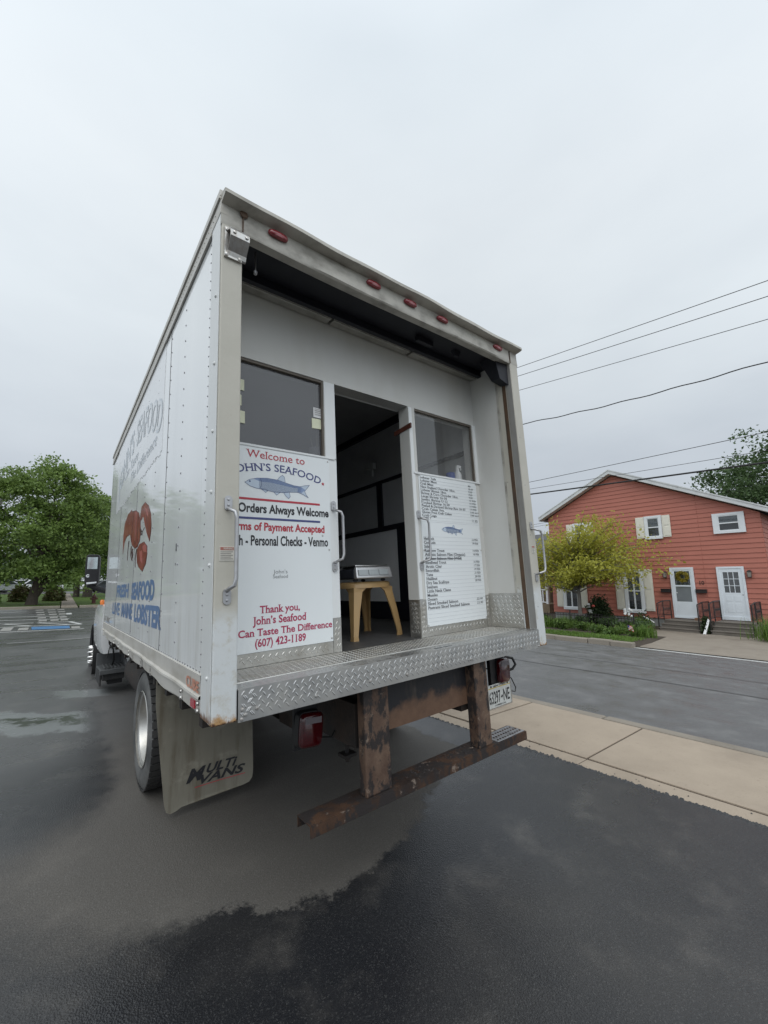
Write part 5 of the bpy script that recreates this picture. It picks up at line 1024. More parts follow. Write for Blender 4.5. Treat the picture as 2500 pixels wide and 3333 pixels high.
b = MB(); hbox(b, 3.86, 4.39, .60, 1.94, .001, .012, 1)
for k in range(4): hbox(b, 3.90 + .145 * k, 3.92 + .145 * k, 1.10, 1.90, .012, .022, 0)
for k in range(4): hbox(b, 3.90, 4.36, 1.10 + .26 * k, 1.125 + .26 * k, .012, .021, 0)
hb(b).build('inner_door', [M_TRIMW, M_IND], d1)
b = MB(); b.tube([(FX - .07, 4.37, 1.06), (FX - .12, 4.37, 1.06), (FX - .12, 4.33, 1.05)], .012, 6); hb(b).build('handle', M_TRIMW, d1)
b = MB(); hbox(b, 2.115, 2.19, .07, 2.095, .0, .07); hbox(b, 2.875, 2.955, .07, 2.095, .0, .07); hbox(b, 2.19, 2.875, 2.02, 2.095, .0, .07); hbox(b, 2.12, 2.95, .07, .20, .0, .09)
hbox(b, 2.19, 2.30, .20, 2.02, .0, .05); hbox(b, 2.77, 2.875, .20, 2.02, .0, .05); hbox(b, 2.30, 2.77, .20, 1.10, .0, .05); hbox(b, 2.30, 2.77, 1.88, 2.02, .0, .05)
for k in (1, 2): hbox(b, 2.30 + .157 * k - .011, 2.30 + .157 * k + .011, 1.10, 1.88, .02, .052); hbox(b, 2.30, 2.77, 1.10 + .26 * k - .011, 1.10 + .26 * k + .011, .02, .0525)
for y0 in (2.31, 2.56):
    for z0, z1 in ((.36, .44), (.78, .98)): hbox(b, y0, y0 + .19, z0, z1 if z0 > .5 else .70, .05, .056)
hbox(b, 2.29, 2.78, 1.09, 1.89, .001, .006); d2 = hb(b).build('door', M_DOORW, house, bevel=.005); d2['label'] = 'white panelled door with nine small panes'
b = MB(); hbox(b, 2.30, 2.77, 1.10, 1.88, .022, .028); hb(b).build('door_panes', mat('dim_panes', (.10, .105, .11), .08, coat=.5), d2)
b = MB(); b.dome((FX - .05, 2.235, 1.03), (-1, 0, 0), .03, .06); b.dome((FX - .05, 2.25, 1.15), (-1, 0, 0), .03, .02); hb(b).build('handle', M_HANDLE, d2, smooth=50)
for yc in (4.725, 1.965):
    b = MB(); b.hexa([(FX - .15, yc - .05, 1.70), (FX - .06, yc - .05, 1.70), (FX - .06, yc + .05, 1.70), (FX - .15, yc + .05, 1.70)], [(FX - .17, yc - .06, 1.88), (FX - .04, yc - .06, 1.88), (FX - .04, yc + .06, 1.88), (FX - .17, yc + .06, 1.88)], 1)
    b.hexa([(FX - .19, yc - .08, 1.882), (FX - .02, yc - .08, 1.882), (FX - .02, yc + .08, 1.882), (FX - .19, yc + .08, 1.882)], [(FX - .12, yc - .02, 1.95), (FX - .09, yc - .02, 1.95), (FX - .09, yc + .02, 1.95), (FX - .12, yc + .02, 1.95)]); b.box(FX - .16, FX - .05, yc - .055, yc + .055, 1.67, 1.699); b.box(FX - .06, FX - .02, yc - .03, yc + .03, 1.75, 1.95)
    for s_ in (-1, 1): b.box(FX - .165, FX - .155, yc + s_ * .055 - .006, yc + s_ * .055 + .006, 1.70, 1.882)
    hb(b).build('wall_lantern', [M_IRON, mat('lantern_glass', (.30, .27, .24), .2, coat=.5)], house)
for y0, y1 in ((4.585, 4.92), (3.33, 3.685)):
    b = MB(); hbox(b, y0, y1, 1.06, 1.20, .02, .14); hbox(b, y0 - .01, y1 + .01, 1.185, 1.215, .02, .16); hb(b).build('mailbox', M_IRON, house, bevel=.01)
hr_ = MB(); tkey('num', 'house_number', M_IRON, house, lambda u, v: (-.035, -u - 5.6, v + .37)); text('num', '10', -3.575, -3.405, 1.40, .145, .015, True)
# steps and railings
def steps(y0, y1, top):
    b = MB(); n = 3
    for i in range(n):
        z1 = -.372 + (top + .372) * (i + 1) / n; xx = 16.95 + .30 * i
        b.box(xx + .02, 18.69 if i == n - 1 else xx + .33, y0 + .015, y1 - .015, -.40, z1 - .035); b.box(xx, (18.69 if i == n - 1 else xx + .319), y0, y1, z1 - .034, z1)
    return hb(b).build('front_steps', M_STEP, house, bevel=.008)
steps(3.25, 4.62, .0); steps(1.79, 2.97, .05)
def railing(y, top, scroll):
    b = MB(); p = [(16.98, -.33, top + .66), (17.60, top, top + .74), (18.45, top, top + .74)]
    for x, zb, zt in p: b.box(x - .016, x + .016, y - .016, y + .016, zb, zt)
    for (xa, _, za), (xb, _, zb_) in zip(p, p[1:]):
        b.tube([(xa, y, za), (xb, y, zb_)], .02, 6); b.tube([(xa, y, za - .55), (xb, y, zb_ - .60)], .012, 6)
        n = int((xb - xa) / .13)
        for k in range(1, n): t = k / n; xx = xa + (xb - xa) * t; b.tube([(xx, y, za - .55 + (zb_ - .6 - za + .55) * t), (xx, y, za + (zb_ - za) * t)], .009, 5)
    for k in range(5):
        xx = 17.7 + k * .15; b.tube([(xx + .05 * math.cos(a), y, top + .42 + .05 * math.sin(a)) for a in np.linspace(0, 6.0, 10)], .008, 5)
    hb(b).build('railing', M_IRON, house)
for y, tp in ((4.60, .0), (3.29, .0), (2.94, .05), (1.76, .05)): railing(y, tp, True)
b = MB(); b.box(18.2, 18.5, 3.45, 3.75, .003, .09); hb(b).build('porch_basket', mat('wicker', (.25, .14, .08), .8, var=.3, vs=20), house)

# ------------------------------------------------------------------ plants
def leafcloud(name, C, size, m, parent, up=.35, asp=.62):
    n = len(C); q = rng.normal(size=(n, 3)) + np.array((0, 0, up * 2.4)); q /= np.linalg.norm(q, axis=1, keepdims=True)
    a = np.cross(q, rng.normal(size=(n, 3))); a /= np.linalg.norm(a, axis=1, keepdims=True); w = np.cross(a, q)
    s = size * rng.uniform(.6, 1.35, (n, 1)); d = np.cross(a, w) * s * .18
    V = np.stack([C - a * s, C - w * s * asp + d, C + a * s, C + w * s * asp + d], 1).reshape(-1, 3)
    me = bpy.data.meshes.new(name); me.vertices.add(4 * n); me.vertices.foreach_set('co', V.astype(np.float32).ravel())
    me.loops.add(4 * n); me.loops.foreach_set('vertex_index', np.arange(4 * n, dtype=np.int32)); me.polygons.add(n); me.polygons.foreach_set('loop_start', np.arange(0, 4 * n, 4, dtype=np.int32)); me.polygons.foreach_set('loop_total', np.full(n, 4, dtype=np.int32))
    me.materials.append(m); me.update(calc_edges=True); me.validate(); o = bpy.data.objects.new(name, me); COL.objects.link(o); o.parent = parent; return o
def limb(p, q, sag=.1, n=6):
    p, q = Vector(p), Vector(q); s = Vector((random.uniform(-1, 1), random.uniform(-1, 1), 0)) * (q - p).length * .06
    return [p.lerp(q, t) + Vector((0, 0, sag * (q - p).length * math.sin(math.pi * t))) + s * math.sin(math.pi * t) for t in np.linspace(0, 1, n)]
def tree(name, label, cat, base, crown_c, crown_r, trunks, nclump, per, leaf, m, bark=M_BARK, clump=.55, flat=.5, group=None, inner=.35, bare=0.0, seed=1, low=-1.0):
    random.seed(seed); global rng; rng = np.random.default_rng(seed)
    r = empty(name, label, cat, group, loc=base); cc = np.array(crown_c); cr = np.array(crown_r); pts = []; cents = []
    while len(cents) < nclump:
        v = rng.normal(size=3); v /= np.linalg.norm(v)
        if v[2] < low: continue
        rad = (inner + (1 - inner) * rng.random() ** .6); rad *= 1 + .16 * math.sin(3.1 * math.atan2(v[1], v[0]) + seed) * math.cos(2.3 * v[2] + seed) + .07 * rng.normal()
        cents.append(cc + cr * v * rad)
    for c in cents:
        k = int(per * rng.uniform(.6, 1.4)); rr = clump * rng.uniform(.6, 1.3); q = rng.normal(size=(k, 3)) * [rr * .5, rr * .5, rr * .5 * flat]
        d = np.hypot(q[:, 0], q[:, 1]); q[:, 2] -= .35 * d * d / rr; pts.append(c + q)
    b = MB()
    for path, rad in trunks: b.tube(path, rad, 10)
    top = Vector(trunks[0][0][-1])
    for i in range(0, len(cents), max(1, len(cents) // 26)):
        s0 = Vector(random.choice(trunks)[0][-1]) if random.random() < .7 else Vector(trunks[0][0][-2]); q = limb(s0, cents[i], .06); L0 = (q[-1] - q[0]).length; b.tube(q, [max(.012, trunks[0][1][-1] * .55 * (1 - .85 * t)) for t in np.linspace(0, 1, len(q))], 6)
    b.build('trunk', bark, r, smooth=60)
    if nclump: leafcloud('crown', np.concatenate(pts), leaf, m, r)
    return r
G_M = 'maples on the lawn beyond the parking lot'
tree('maple_tree', 'broad dark green maple with a forked trunk, between two reddish shrubs', 'tree', (-2.85, 30.2, .06), (.1, 0, 4.75), (3.45, 2.7, 3.75),
     [([(-.05, 0, -.1), (0, 0, .5), (.08, 0, 1.1), (.15, 0, 1.9), (.1, .1, 3.2)], [.33, .25, .22, .19, .12]), ([(.1, 0, .55), (.45, 0, 1.2), (.9, .05, 1.9), (1.4, .1, 3.0)], [.19, .17, .15, .09])], 165, 250, .086, M_LMAPLE, clump=.86, flat=.36, group=G_M, seed=3, low=-.93, inner=.58)
tree('maple_tree', 'second maple at the right of the path, its trunk by the truck mirror', 'tree', (.35, 43.2, .06), (-.6, 0, 5.6), (3.4, 2.6, 3.9), [([(0, 0, -.1), (0, 0, 1.0), (-.05, 0, 2.2), (-.1, 0, 4)], [.40, .31, .27, .15])], 230, 90, .12, M_LMAPLE, clump=.95, flat=.45, group=G_M, seed=5, low=-.75)
tree('maple_tree', 'thin darker maple close to the right edge of the path', 'tree', (-.42, 43.8, .06), (-.3, 2, 5.2), (2.4, 2.0, 3.0), [([(0, 0, -.1), (0, 0, 1.0), (.05, 0, 2.2), (0, 0, 3.6)], [.26, .2, .17, .1])], 90, 55, .15, M_LDARK, clump=.9, flat=.45, group=G_M, seed=6, low=-.75)
for i, (x, y, h) in enumerate(((-8.6, 33, 8.0), (-13.0, 35, 9.5), (-18, 33, 8.4), (-24, 36, 9.6))):
    tree('maple_tree', ['maple just outside the left edge of the view', 'tall maple further left along the lawn', 'round maple well left of the view', 'last maple at the far left of the lawn'][i], 'tree', (x, y, .06), (0, 0, h * .55), (2.7, 2.4, h * .42), [([(0, 0, -.1), (0, 0, 1.5), (0, .1, h * .4)], [.35, .28, .16])], 100, 40, .17, M_LMAPLE, clump=1.0, group=G_M, seed=20 + i)
tree('bare_tree', 'leafless grey treetop rising behind the big maple', 'tree', (-7.3, 45, .06), (1.1, 0, 9.6), (1.9, 1.2, 1.8), [([(0, 0, 0), (.2, 0, 4), (.6, 0, 7.5)], [.25, .2, .12]), ([(.5, 0, 6.5), (1.3, 0, 8.8), (1.6, 0, 10.3)], [.08, .05, .02])], 0, 1, .1, M_LFAR, M_BARKG, seed=8)
bt = bpy.data.objects['bare_tree']; b = MB(); random.seed(4)
for i in range(46):
    s0 = Vector((.5 + random.uniform(-.3, .9), random.uniform(-.3, .3), random.uniform(6.5, 9.2))); q = limb(s0, s0 + Vector((random.uniform(-1.0, 1.1), random.uniform(-.5, .5), random.uniform(.7, 1.9))), .05); b.tube(q, [.035, .03, .022, .016, .011, .006], 5)
b.build('twigs', M_BARKG, bt)
lf = [('pale green tree far behind the lawn, left of the maple', -16, 70, 9), ('far tree behind the parked cars', -10.5, 74, 8), ('far rounded tree behind the forked trunk', -5, 78, 8.5), ('far tree at the end of the path', 0.5, 82, 9.5), ('far tree right of the path end', 5.0, 76, 9), ('far broad tree left of the view', -24, 72, 10)]
for i, (lb, x, y, h) in enumerate(lf): tree('far_tree', lb, 'tree', (x, y, .06), (0, 0, h * .52), (4.2, 3, h * .48), [([(0, 0, -.1), (0, 0, 2), (0, 0, h * .4)], [.3, .25, .15])], 80, 45, .24, M_LFAR, clump=1.5, group='far trees beyond the road', seed=40 + i)
for i, (lb, x, y, h) in enumerate((('street tree hidden by the truck box', 14, 45, 8), ('second street tree hidden by the truck box', 8, 62, 9), ('third street tree hidden by the truck box', 20, 56, 9))): tree('far_tree', lb, 'tree', (x, y, -.3), (0, 0, h * .52), (4.2, 3, h * .46), [([(0, 0, -.2), (0, 0, 2), (0, 0, h * .4)], [.3, .25, .15])], 70, 45, .2, M_LFAR, clump=1.4, group='far trees beyond the road', seed=70 + i)
def shrub(name, label, base, r, n, leaf, m, group=None, seed=1, stems=7, cat='shrub'):
    random.seed(seed); g = np.random.default_rng(seed); e = empty(name, label, cat, group, loc=base); k = int(n)
    v = g.normal(size=(k, 3)); v /= np.linalg.norm(v, axis=1, keepdims=True); v[:, 2] = np.abs(v[:, 2]) * 1.0; rad = (.35 + .65 * g.random((k, 1)) ** .5) * (1 + .12 * np.sin(5 * np.arctan2(v[:, 1:2], v[:, 0:1]) + seed) + .08 * g.normal(size=(k, 1)))
    C = v * rad * np.array(r); C[:, 2] += .04
    b = MB()
    for i in range(stems): a = random.random() * 6.28; b.tube(limb((0, 0, -.05), (r[0] * .6 * math.cos(a), r[1] * .6 * math.sin(a), r[2] * .75), .1), [.02, .018, .015, .012, .009, .006], 5)
    b.build('stems', M_BARK, e); leafcloud('leaves', C, leaf, m, e, .2); return e
shrub('shrub', 'reddish brown shrub left of the forked trunk', (-3.65, 35.5, .06), (.62, .6, 1.05), 2600, .075, M_LSHRUB, 'shrubs by the maple', 2); shrub('shrub', 'reddish topped shrub beside the path', (-1.86, 35.6, .06), (.60, .6, .92), 2600, .075, M_LSHRUB, 'shrubs by the maple', 3)
shrub('shrub', 'green bush at the left edge behind the lot', (-5.25, 33.8, .06), (.75, .6, 1.25), 1800, .08, M_LGARD, None, 4)
# hydrant
hy = empty('fire_hydrant', 'small dark red hydrant on the lawn beside the truck', 'hydrant', loc=(.10, 30.2, .06)); b = MB(); b.lathe([(0, .14), (.04, .14), (.05, .10), (.38, .10), (.40, .13), (.43, .13), (.46, .09), (.54, .04), (.58, .03), (.6, .001)], (0, 0, 0), 'z', 16); b.build('barrel', M_HYD, hy, smooth=40)
b = MB(); b.lathe([(-.2, .05), (-.17, .06), (.17, .06), (.2, .05)], (0, 0, .3), 'x', 12, cap=True); b.build('outlets', M_HYD, hy); b = MB(); b.tube([(.06, .1, .0), (.06, .1, 1.15)], .012, 6); b.build('marker_rod', M_BOLT, hy)
# parked cars far off
def car(label, x, y, rz, m, van=False, group='cars parked far beyond the lawn'):
    c = empty('parked_car', label, 'car', group, loc=(x, y, .08), rz=rz); b = MB()
    pf = [(-2.2, .35), (-2.2, .75), (-1.55, .92), (-.95, 1.42), (.75, 1.45), (1.55, .98), (2.15, .85), (2.2, .35)] if not van else [(-2.3, .35), (-2.3, .9), (-1.8, 1.05), (-1.1, 1.85), (2.2, 1.9), (2.3, .9), (2.3, .35)]
    b.prism(pf, lambda u, v, d: (u, d, v), -.85, .85); b.build('body', m, c, bevel=.06)
    b = MB(); wp = [(-1.4, .95), (-.92, 1.35), (.70, 1.38), (1.35, 1.0)] if not van else [(-1.6, 1.1), (-1.1, 1.75), (2.0, 1.8), (2.1, 1.15)]
    b.prism(wp, lambda u, v, d: (u, d, v), -.862, .862); b.hexa([(-1.66 if not van else -1.86, -.7, 1.0), (-1.5, -.7, 1.0), (-1.5, .7, 1.0), (-1.66 if not van else -1.86, .7, 1.0)], [(-1.06 if not van else -1.25, -.65, 1.38 if not van else 1.75), (-.9, -.65, 1.36), (-.9, .65, 1.36), (-1.06 if not van else -1.25, .65, 1.38 if not van else 1.75)]); b.build('windows', M_CARGL, c)
    for sx in (-1.35, 1.35):
        for sy in (-.86, .68): bb = MB(); bb.lathe([(0, .2), (0, .33), (.18, .33), (.18, .2)], (sx, sy, .33), 'y', 18, cap=True); bb.build('wheel', M_TYRE, c)
    for sy in (-.6, .6): bb = MB(); bb.box(-2.215, -2.18, sy - .18, sy + .18, .62, .76); bb.build('headlight', M_CLEAR, c)
car('white car seen between the shrubs, leftmost of the far cars', -6.9, 60.2, .05, M_CARW); car('silver car partly behind the first shrub', -6.5, 57.0, .1, M_CARS); car('white car right behind the left shrub', -5.3, 63.0, .2, M_CARW); car('white car glimpsed through the fork of the maple', -3.4, 61.5, .0, M_CARW); car('white car on the road beside the mirror arm', 2.4, 62.0, .0, M_CARW); car('dark car on the road under the mirror arm', 3.2, 57.0, .1, M_CARD)
# small white bench-like railing at the path
b = MB()
for x in (-1.9, -1.62, -1.34): b.box(x, x + .03, 46.0, 46.03, .06, .85)
b.box(-1.9, -1.31, 46.0, 46.03, .80, .85); b.box(-1.9, -1.31, 46.0, 46.03, .45, .49); tag(b.build('white_railing', M_TRIMW), 'low white railing at the far end of the path', 'railing')
# ---------------- front garden
def yellow_tree():
    random.seed(9); g = np.random.default_rng(9); base = (16.4, 7.41, -.36)
    r = empty('ornamental_tree', 'small yellow green street tree in front of the red house', 'tree', loc=base); b = MB()
    b.tube([(0, 0, -.05), (0, .01, .4), (0, .0, 1.2), (.0, .02, 1.9), (-.02, .05, 2.7), (.0, .0, 3.6)], [.105, .085, .075, .062, .045, .02], 10); C = []
    cc = np.array((0, -.45, 2.72))
    for i in range(185):
        v = g.normal(size=3); v /= np.linalg.norm(v)
        if v[2] < -.52: continue
        R = np.array((2.1, 2.9, 2.3)) * g.uniform(.48, 1.12); t = cc + v * R; t[2] = max(t[2], .95 + .3 * g.random())
        z0 = 1.3 + max(0, t[2] - 1.5) * .45; q = limb((0, 0, z0), t, .10, 7); b.tube(q, [.030, .026, .021, .017, .013, .009, .005], 5)
        for k in range(125):
            s = g.uniform(.22, 1.05); p = np.array(q[0].lerp(q[-1], min(1, s))) if s > 1 else np.array(q[min(5, int(s * 6))].lerp(q[min(6, int(s * 6) + 1)], s * 6 - int(s * 6)))
            C.append(p + g.normal(size=3) * np.array((.13, .13, .10)) * (.6 + s))
    b.build('trunk', M_BARKG, r, smooth=60); leafcloud('crown', np.array(C), .060, M_LYEL, r, .3); return r
yellow_tree()
fn_ = empty('garden_fence', 'low black iron picket fence along the garden', 'fence', loc=(15.1, 7.4, -.36)); b = MB()
def fpt(y, z): return (.05 * math.sin(y), y, z)
for k in range(46): y = 2.85 - k * .12; b.tube([(0, y, .02), (0, y, .56 + .02 * (k % 2))], .009, 5)
b.box(-.012, .012, -2.62, 2.9, .48, .505); b.box(-.012, .012, -2.62, 2.9, .12, .14); b.build('picket_panel', M_IRON, fn_)
for y in (-2.62, -.2, 2.0): b = MB(); b.tube([(0, y, -.05), (0, y, .66)], .024, 8); b.dome((0, y, .66), (0, 0, 1), .03, .05); b.build('post', M_IRON, fn_)
shrub('dark_shrub', 'dark evergreen bush against the red wall between the windows', (17.4, 7.05, -.37), (.55, .50, 1.12), 5200, .05, M_LDKSH, None, 6)
def pot(label, x, y, z, r, h, m, plant=None, nm='flower_pot', seed=1):
    e = empty(nm, label, 'pot', loc=(x, y, z)); b = MB(); b.lathe([(0, r * .72), (h * .85, r), (h, r * 1.08), (h, r * .9), (h * .9, r * .85)], (0, 0, 0), 'z', 18, cap=False); b.build('pot', m, e, smooth=40)
    if plant: g = np.random.default_rng(seed); leafcloud('plant', g.normal(size=(260, 3)) * np.array((r * .7, r * .7, r * .7)) + np.array((0, 0, h + r * .5)), .04, plant, e)
    return e
p1 = pot('white pot of red and white flowers on the black plant stand', 16.95, 7.22, .10, .11, .19, M_POTW, M_LDKSH, seed=2); b = MB()
for dy, dz, mm in ((-.16, .34, 0), (.05, .40, 1), (.02, .30, 1)): b.lathe([(-.05, .01), (-.02, .06), (.03, .06), (.06, .01)], (-.05, dy, dz), 'z', 10, mm)
b.build('blooms', [M_REDP, M_WHITEP], p1)
ps = empty('plant_stand', 'black iron stand under the white flower pot', 'stand', loc=(16.95, 7.1, -.36)); b = MB(); b.box(-.12, .12, -.35, .35, .43, .455); b.build('stand_top', M_IRON, ps)
for sx in (-.1, .1):
    for sy in (-.3, .3): b = MB(); b.tube([(sx, sy, 0), (sx * .8, sy * .8, .43)], .012, 6); b.build('leg', M_IRON, ps)
pot('grey galvanised pot at the foot of the near steps', 16.0, 4.95, -.37, .16, .26, M_GALV, M_LGARD, seed=4); pot('terracotta pot next to the lower step', 16.5, 4.85, -.37, .13, .20, M_TERRA, M_LGARD, seed=5); pot('dark pot of leafy plants behind the grey pot', 16.9, 5.15, -.37, .2, .3, M_GALV, M_LDKSH, seed=6)
wf = empty('white_flowers', 'tall white flower cluster left of the steps', 'flower', loc=(16.6, 5.55, -.37)); b = MB(); random.seed(3)
for k in range(4): b.tube(limb((0, .04 * k, 0), (.02, .05 * k - .05, .62), .02), [.008] * 6, 5)
b.build('stalks', M_BLADE, wf); b = MB()
for k in range(16): b.dome((random.uniform(-.08, .08), random.uniform(-.14, .14), random.uniform(.45, .78)), (-1, random.uniform(-.5, .5), .3), .055, .03, 0, 7)
b.build('petals', M_WHITEP, wf)
b = MB(); b.hexa([(16.6, 4.62, -.05), (16.63, 4.62, -.05), (16.63, 4.66, -.08), (16.6, 4.66, -.08)], [(16.6, 4.88, .12), (16.64, 4.88, .12), (16.64, 5.0, .16), (16.6, 5.0, .16)]); b.tube([(16.62, 4.78, .04), (16.62, 4.8, -.38)], .01, 5); tag(b.build('garden_ornament', M_WHITEP), 'white plastic ornament on a stake left of the steps', 'ornament')
b = MB(); b.hexa([(16.75, 3.15, -.36), (16.85, 3.15, -.36), (16.85, 3.07, -.36), (16.75, 3.07, -.36)], [(17.0, 3.02, .16), (17.03, 3.02, .18), (17.03, 2.97, .12), (17.0, 2.97, .12)]); tag(b.build('folded_parasol', M_WHITEP), 'narrow white wrapped thing leaning between the two flights of steps', 'parasol')
shrub('step_weeds', 'dark weeds growing between the two flights of steps', (17.1, 3.12, -.37), (.25, .14, .55), 900, .05, M_LDKSH, None, 9, 4, 'plant')
fg = empty('small_flag', 'tiny striped flag on a stick in the flower bed', 'flag', loc=(13.6, 4.36, -.30)); b = MB(); b.tube([(0, .02, 0), (0, .05, .36)], .006, 6); b.build('stick', M_BARKG, fg); b = MB()
for k in range(7): b.hexa([(-.004, .04 - .005 * k, .33 - .024 * k), (.0, .04 - .005 * k, .33 - .024 * k), (.0, -.10 - .006 * k, .29 - .026 * k), (-.004, -.10 - .006 * k, .29 - .026 * k)], [(-.004, .04 - .005 * k, .354 - .024 * k), (.0, .04 - .005 * k, .354 - .024 * k), (.0, -.10 - .006 * k, .316 - .026 * k), (-.004, -.10 - .006 * k, .316 - .026 * k)], k % 2)
b.box(-.006, -.0045, -.01, .04, .27, .345, 2); b.build('cloth', [M_REDP, M_WHITEP, M_FLAGB], fg)
def blades(name, label, cat, pts, h, w, m, kind=None, group=None, base=(0, 0, 0), spread=.35, seed=1):
    random.seed(seed); b = MB()
    for (x, y, z) in pts:
        a = random.random() * 6.28; hh = h * random.uniform(.5, 1.2); l = spread * hh * random.uniform(.2, 1.2); ux, uy = math.cos(a), math.sin(a); ww = w * random.uniform(.6, 1.3)
        p = [(x, y, z), (x + ux * l * .35, y + uy * l * .35, z + hh * .6), (x + ux * l, y + uy * l, z + hh)]
        b.add([(p[0][0] - uy * ww, p[0][1] + ux * ww, p[0][2]), (p[0][0] + uy * ww, p[0][1] - ux * ww, p[0][2]), (p[1][0] + uy * ww * .8, p[1][1] - ux * ww * .8, p[1][2]), (p[1][0] - uy * ww * .8, p[1][1] + ux * ww * .8, p[1][2]), p[2]], [(0, 1, 2, 3), (3, 2, 4)])
    o = b.build(name, m); tag(o, label, cat, group, kind); return o
random.seed(12)
blades('kerb_grass', 'short green grass along the far kerb', 'grass', [(street(random.uniform(11.88, 13.1), y), y, -.27) for y in [random.uniform(3.6, 13) for _ in range(9000)]], .075, .010, M_BLADE, 'stuff', seed=2)
def gardenplant(label, x, y, h, r, n, leaf, m, seed, nm='leafy_plant'):
    e = empty(nm, label, 'plant', 'leafy plants in the front flower bed', loc=(x, y, -.33)); g = np.random.default_rng(seed); random.seed(seed); b = MB(); C = []
    for k in range(9):
        a = random.random() * 6.28; q = limb((0, 0, 0), (r * random.uniform(.3, 1) * math.cos(a), r * random.uniform(.3, 1) * math.sin(a), h * random.uniform(.6, 1)), .15); b.tube(q, [.008] * 6, 4)
        for _ in range(n // 9): C.append(np.array(random.choice(q[1:])) + g.normal(size=3) * np.array((.07, .07, .05)))
    b.build('stems', M_BLADE, e); leafcloud('leaves', np.array(C), leaf, m, e, .1, .5); return e
GP = [('low leafy plant nearest the truck post', 14.4, 8.6, .5, .45, M_LGARD), ('broad bush behind the fence near the truck post', 15.5, 8.9, .62, .5, M_LDARK), ('leafy clump left of the tree trunk', 14.3, 8.0, .45, .4, M_LGARD), ('bright green plant right of the tree trunk', 14.0, 6.9, .5, .4, M_LGARD), ('dark plant under the plant stand', 15.6, 7.0, .6, .4, M_LDARK), ('leafy clump in front of the fence middle', 14.2, 6.2, .42, .42, M_LGARD), ('dark plants behind the fence right of the bush', 15.8, 6.0, .6, .5, M_LDARK), ('yellowing leafy clump near the flag', 13.5, 5.3, .40, .42, M_LGARD), ('drooping plant just left of the flag', 13.3, 4.75, .38, .40, M_LGARD), ('leafy plant at the fence end', 15.2, 5.2, .55, .4, M_LDARK), ('plant at the right end of the bed', 13.9, 4.3, .35, .38, M_LGARD), ('bushy plant between fence and grey pot', 15.6, 4.75, .5, .34, M_LDARK), ('low plant behind the flag', 14.4, 4.9, .42, .4, M_LGARD), ('leafy plant in front of the fence left part', 14.6, 7.5, .4, .4, M_LGARD)]
for i, (lb, x, y, h, r_, m) in enumerate(GP): gardenplant(lb, x, y, h * .62, r_, 420, .058, m, 60 + i)
G_T = 'tall grassy clumps in the garden'
def clump(label, x, y, h, n, s, seed): random.seed(seed); blades('grass_clump', label, 'plant', [(x + random.gauss(0, s), y + random.gauss(0, s), -.34) for _ in range(n)], h, .010, M_BLADE, None, G_T, seed=seed, spread=.45)
clump('tall iris like grass clump left of the tree', 14.3, 7.9, .45, 220, .22, 31); clump('grassy clump beside the flag', 13.9, 4.0, .42, 260, .16, 32); clump('long grass clump at the right of the far steps', 16.4, 1.0, .72, 800, .27, 33); clump('grass tuft under the tree', 14.6, 7.2, .45, 220, .2, 34)
tag(empty('door_wreath', 'round yellow green wreath on the storm door', 'wreath', loc=(FX - .09, 4.11, 1.72)))
g_ = np.random.default_rng(5); a_ = g_.uniform(0, 6.28, 900); rr_ = .165 + g_.normal(size=900) * .035
leafcloud('wreath_leaves', np.stack([-.02 + g_.normal(size=900) * .02, rr_ * np.cos(a_), rr_ * np.sin(a_)], 1), .030, M_WREATH, bpy.data.objects['door_wreath'])
# neighbour house and trees behind
nb = empty('neighbour_house', 'tan stone house with a white porch rail, behind the yellow tree', 'house', loc=(23, 15.2, -.37)); b = MB(); b.box(0, 8, -2.6, 6, -.1, 3.2); b.build('wall', M_TAN, nb); b = MB(); b.hexa([(-.5, -3, 3.2), (8.5, -3, 3.2), (8.5, 6.5, 3.2), (-.5, 6.5, 3.2)], [(3.6, -3, 5.4), (4.4, -3, 5.4), (4.4, 6.5, 5.4), (3.6, 6.5, 5.4)]); b.build('roof', M_ROOF, nb)
b = MB(); b.box(-1.6, -1.55, -3.4, 2, 1.35, 1.42); b.box(-1.6, -1.55, -3.4, 2, .62, .68)
for k in range(20): b.box(-1.59, -1.56, -3.35 + k * .28, -3.29 + k * .28, .68, 1.35)
for y in (-3.4, -1, 1.9): b.box(-1.65, -1.52, y, y + .12, .55, 3.1)
b.build('porch_rail', M_TRIMW, nb); b = MB(); b.box(-1.7, -.01, -3.5, 2.1, -.1, .55); b.build('porch_base', M_TAN, nb); b = MB(); b.box(-1.9, -.02, -3.7, 2.2, 3.12, 3.19); b.build('porch_roof', M_FASCIA, nb)
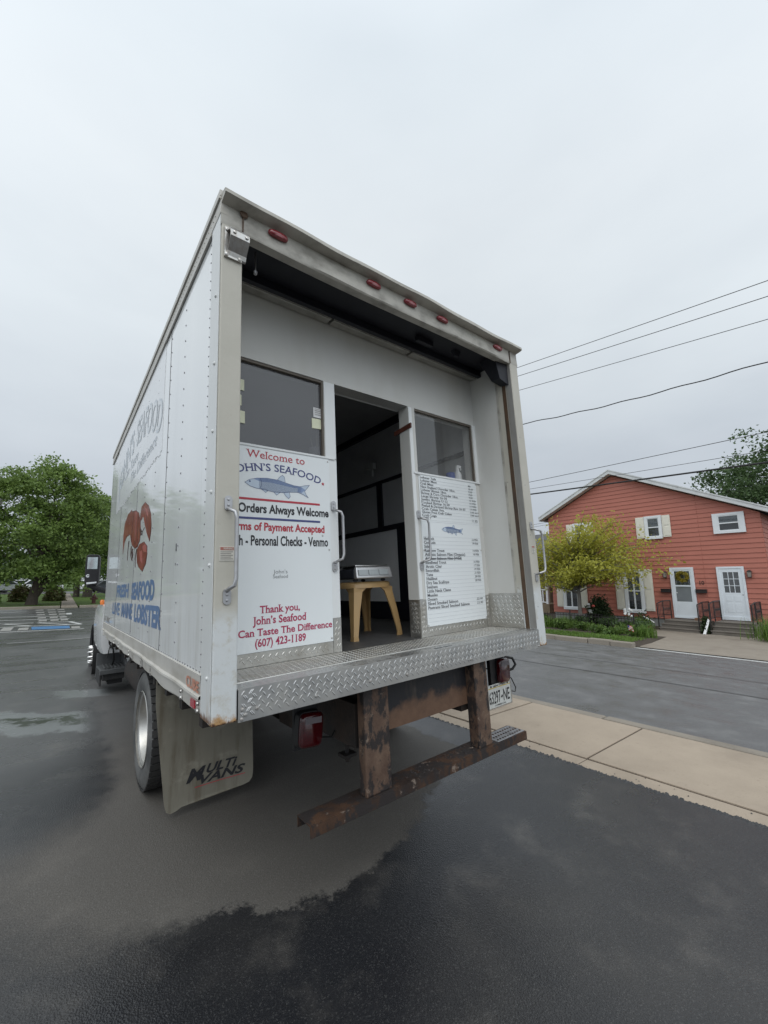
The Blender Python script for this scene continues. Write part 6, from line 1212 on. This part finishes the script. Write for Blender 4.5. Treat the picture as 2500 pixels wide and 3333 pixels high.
tree('dark_tree', 'large dark green tree rising behind the red house', 'tree', (33.2, .9, -.4), (0, .9, 6.5), (5.0, 5.2, 5.2), [([(0, 0, 0), (0, 0, 2), (.2, 0, 4)], [.4, .32, .2])], 300, 130, .098, M_LDARK, clump=1.0, flat=.5, group='trees behind the red house', seed=51)
tree('dark_tree', 'smaller tree peeking over the right roof slope', 'tree', (37.0, 7.1, -.4), (0, 0, 6.0), (1.9, 1.7, 2.6), [([(0, 0, 0), (0, 0, 2.5), (0, 0, 4.6)], [.2, .16, .1])], 70, 80, .10, M_LDARK, clump=.7, group='trees behind the red house', seed=52)
# overhead wires
WX = 12.2
for lb, ya, za, yb, zb, r, wob in (('topmost thin power line over the street', 7.227, 10.217, -.432, 9.405, .010, 0), ('second thin power line from the top', 7.249, 9.841, -.382, 8.968, .010, 0), ('third thin power line above the twisted cable', 7.286, 9.218, -.31, 8.337, .009, 0), ('dark twisted cable sagging across the grey sky', 7.024, 7.722, -.178, 7.183, .016, .018), ('thin line just above the roof peak', 6.872, 5.301, .035, 5.321, .009, 0), ('faint thin line touching the roof peak', 6.857, 5.027, .565, 4.854, .007, 0), ('thick black cable crossing in front of the gable', 6.87, 4.819, .125, 4.531, .026, 0)):
    b = MB(); pts = []
    for k in range(-100, 140):
        y = 3.4 + k * .28; t = (y - ya) / (yb - ya); z = za + (zb - za) * t
        if wob: z += wob * math.sin(y * 4.2) - .10 * math.sin(math.pi * min(1, max(0, t)))
        pts.append((WX, y, z + .0006 * (y - 3.4) ** 2 * (1 if wob else .6)))
    b.tube(pts, r, 6); tag(b.build('power_line', M_WIRE), lb, 'wire', 'overhead wires along the street')
for lb, y0, z0, y1, z1 in (('faint far wire behind the gable, upper', 14.5, 6.55, -2, 7.45), ('faint far wire behind the gable, lower', 14.5, 6.35, -2, 7.2)):
    b = MB(); b.tube([(30, y0 + 6, z0 - .35), (30, y1 - 10, z1 + .55)], .012, 5); tag(b.build('far_wire', M_WIRE), lb, 'wire', 'far wires behind the house')
flush_texts()
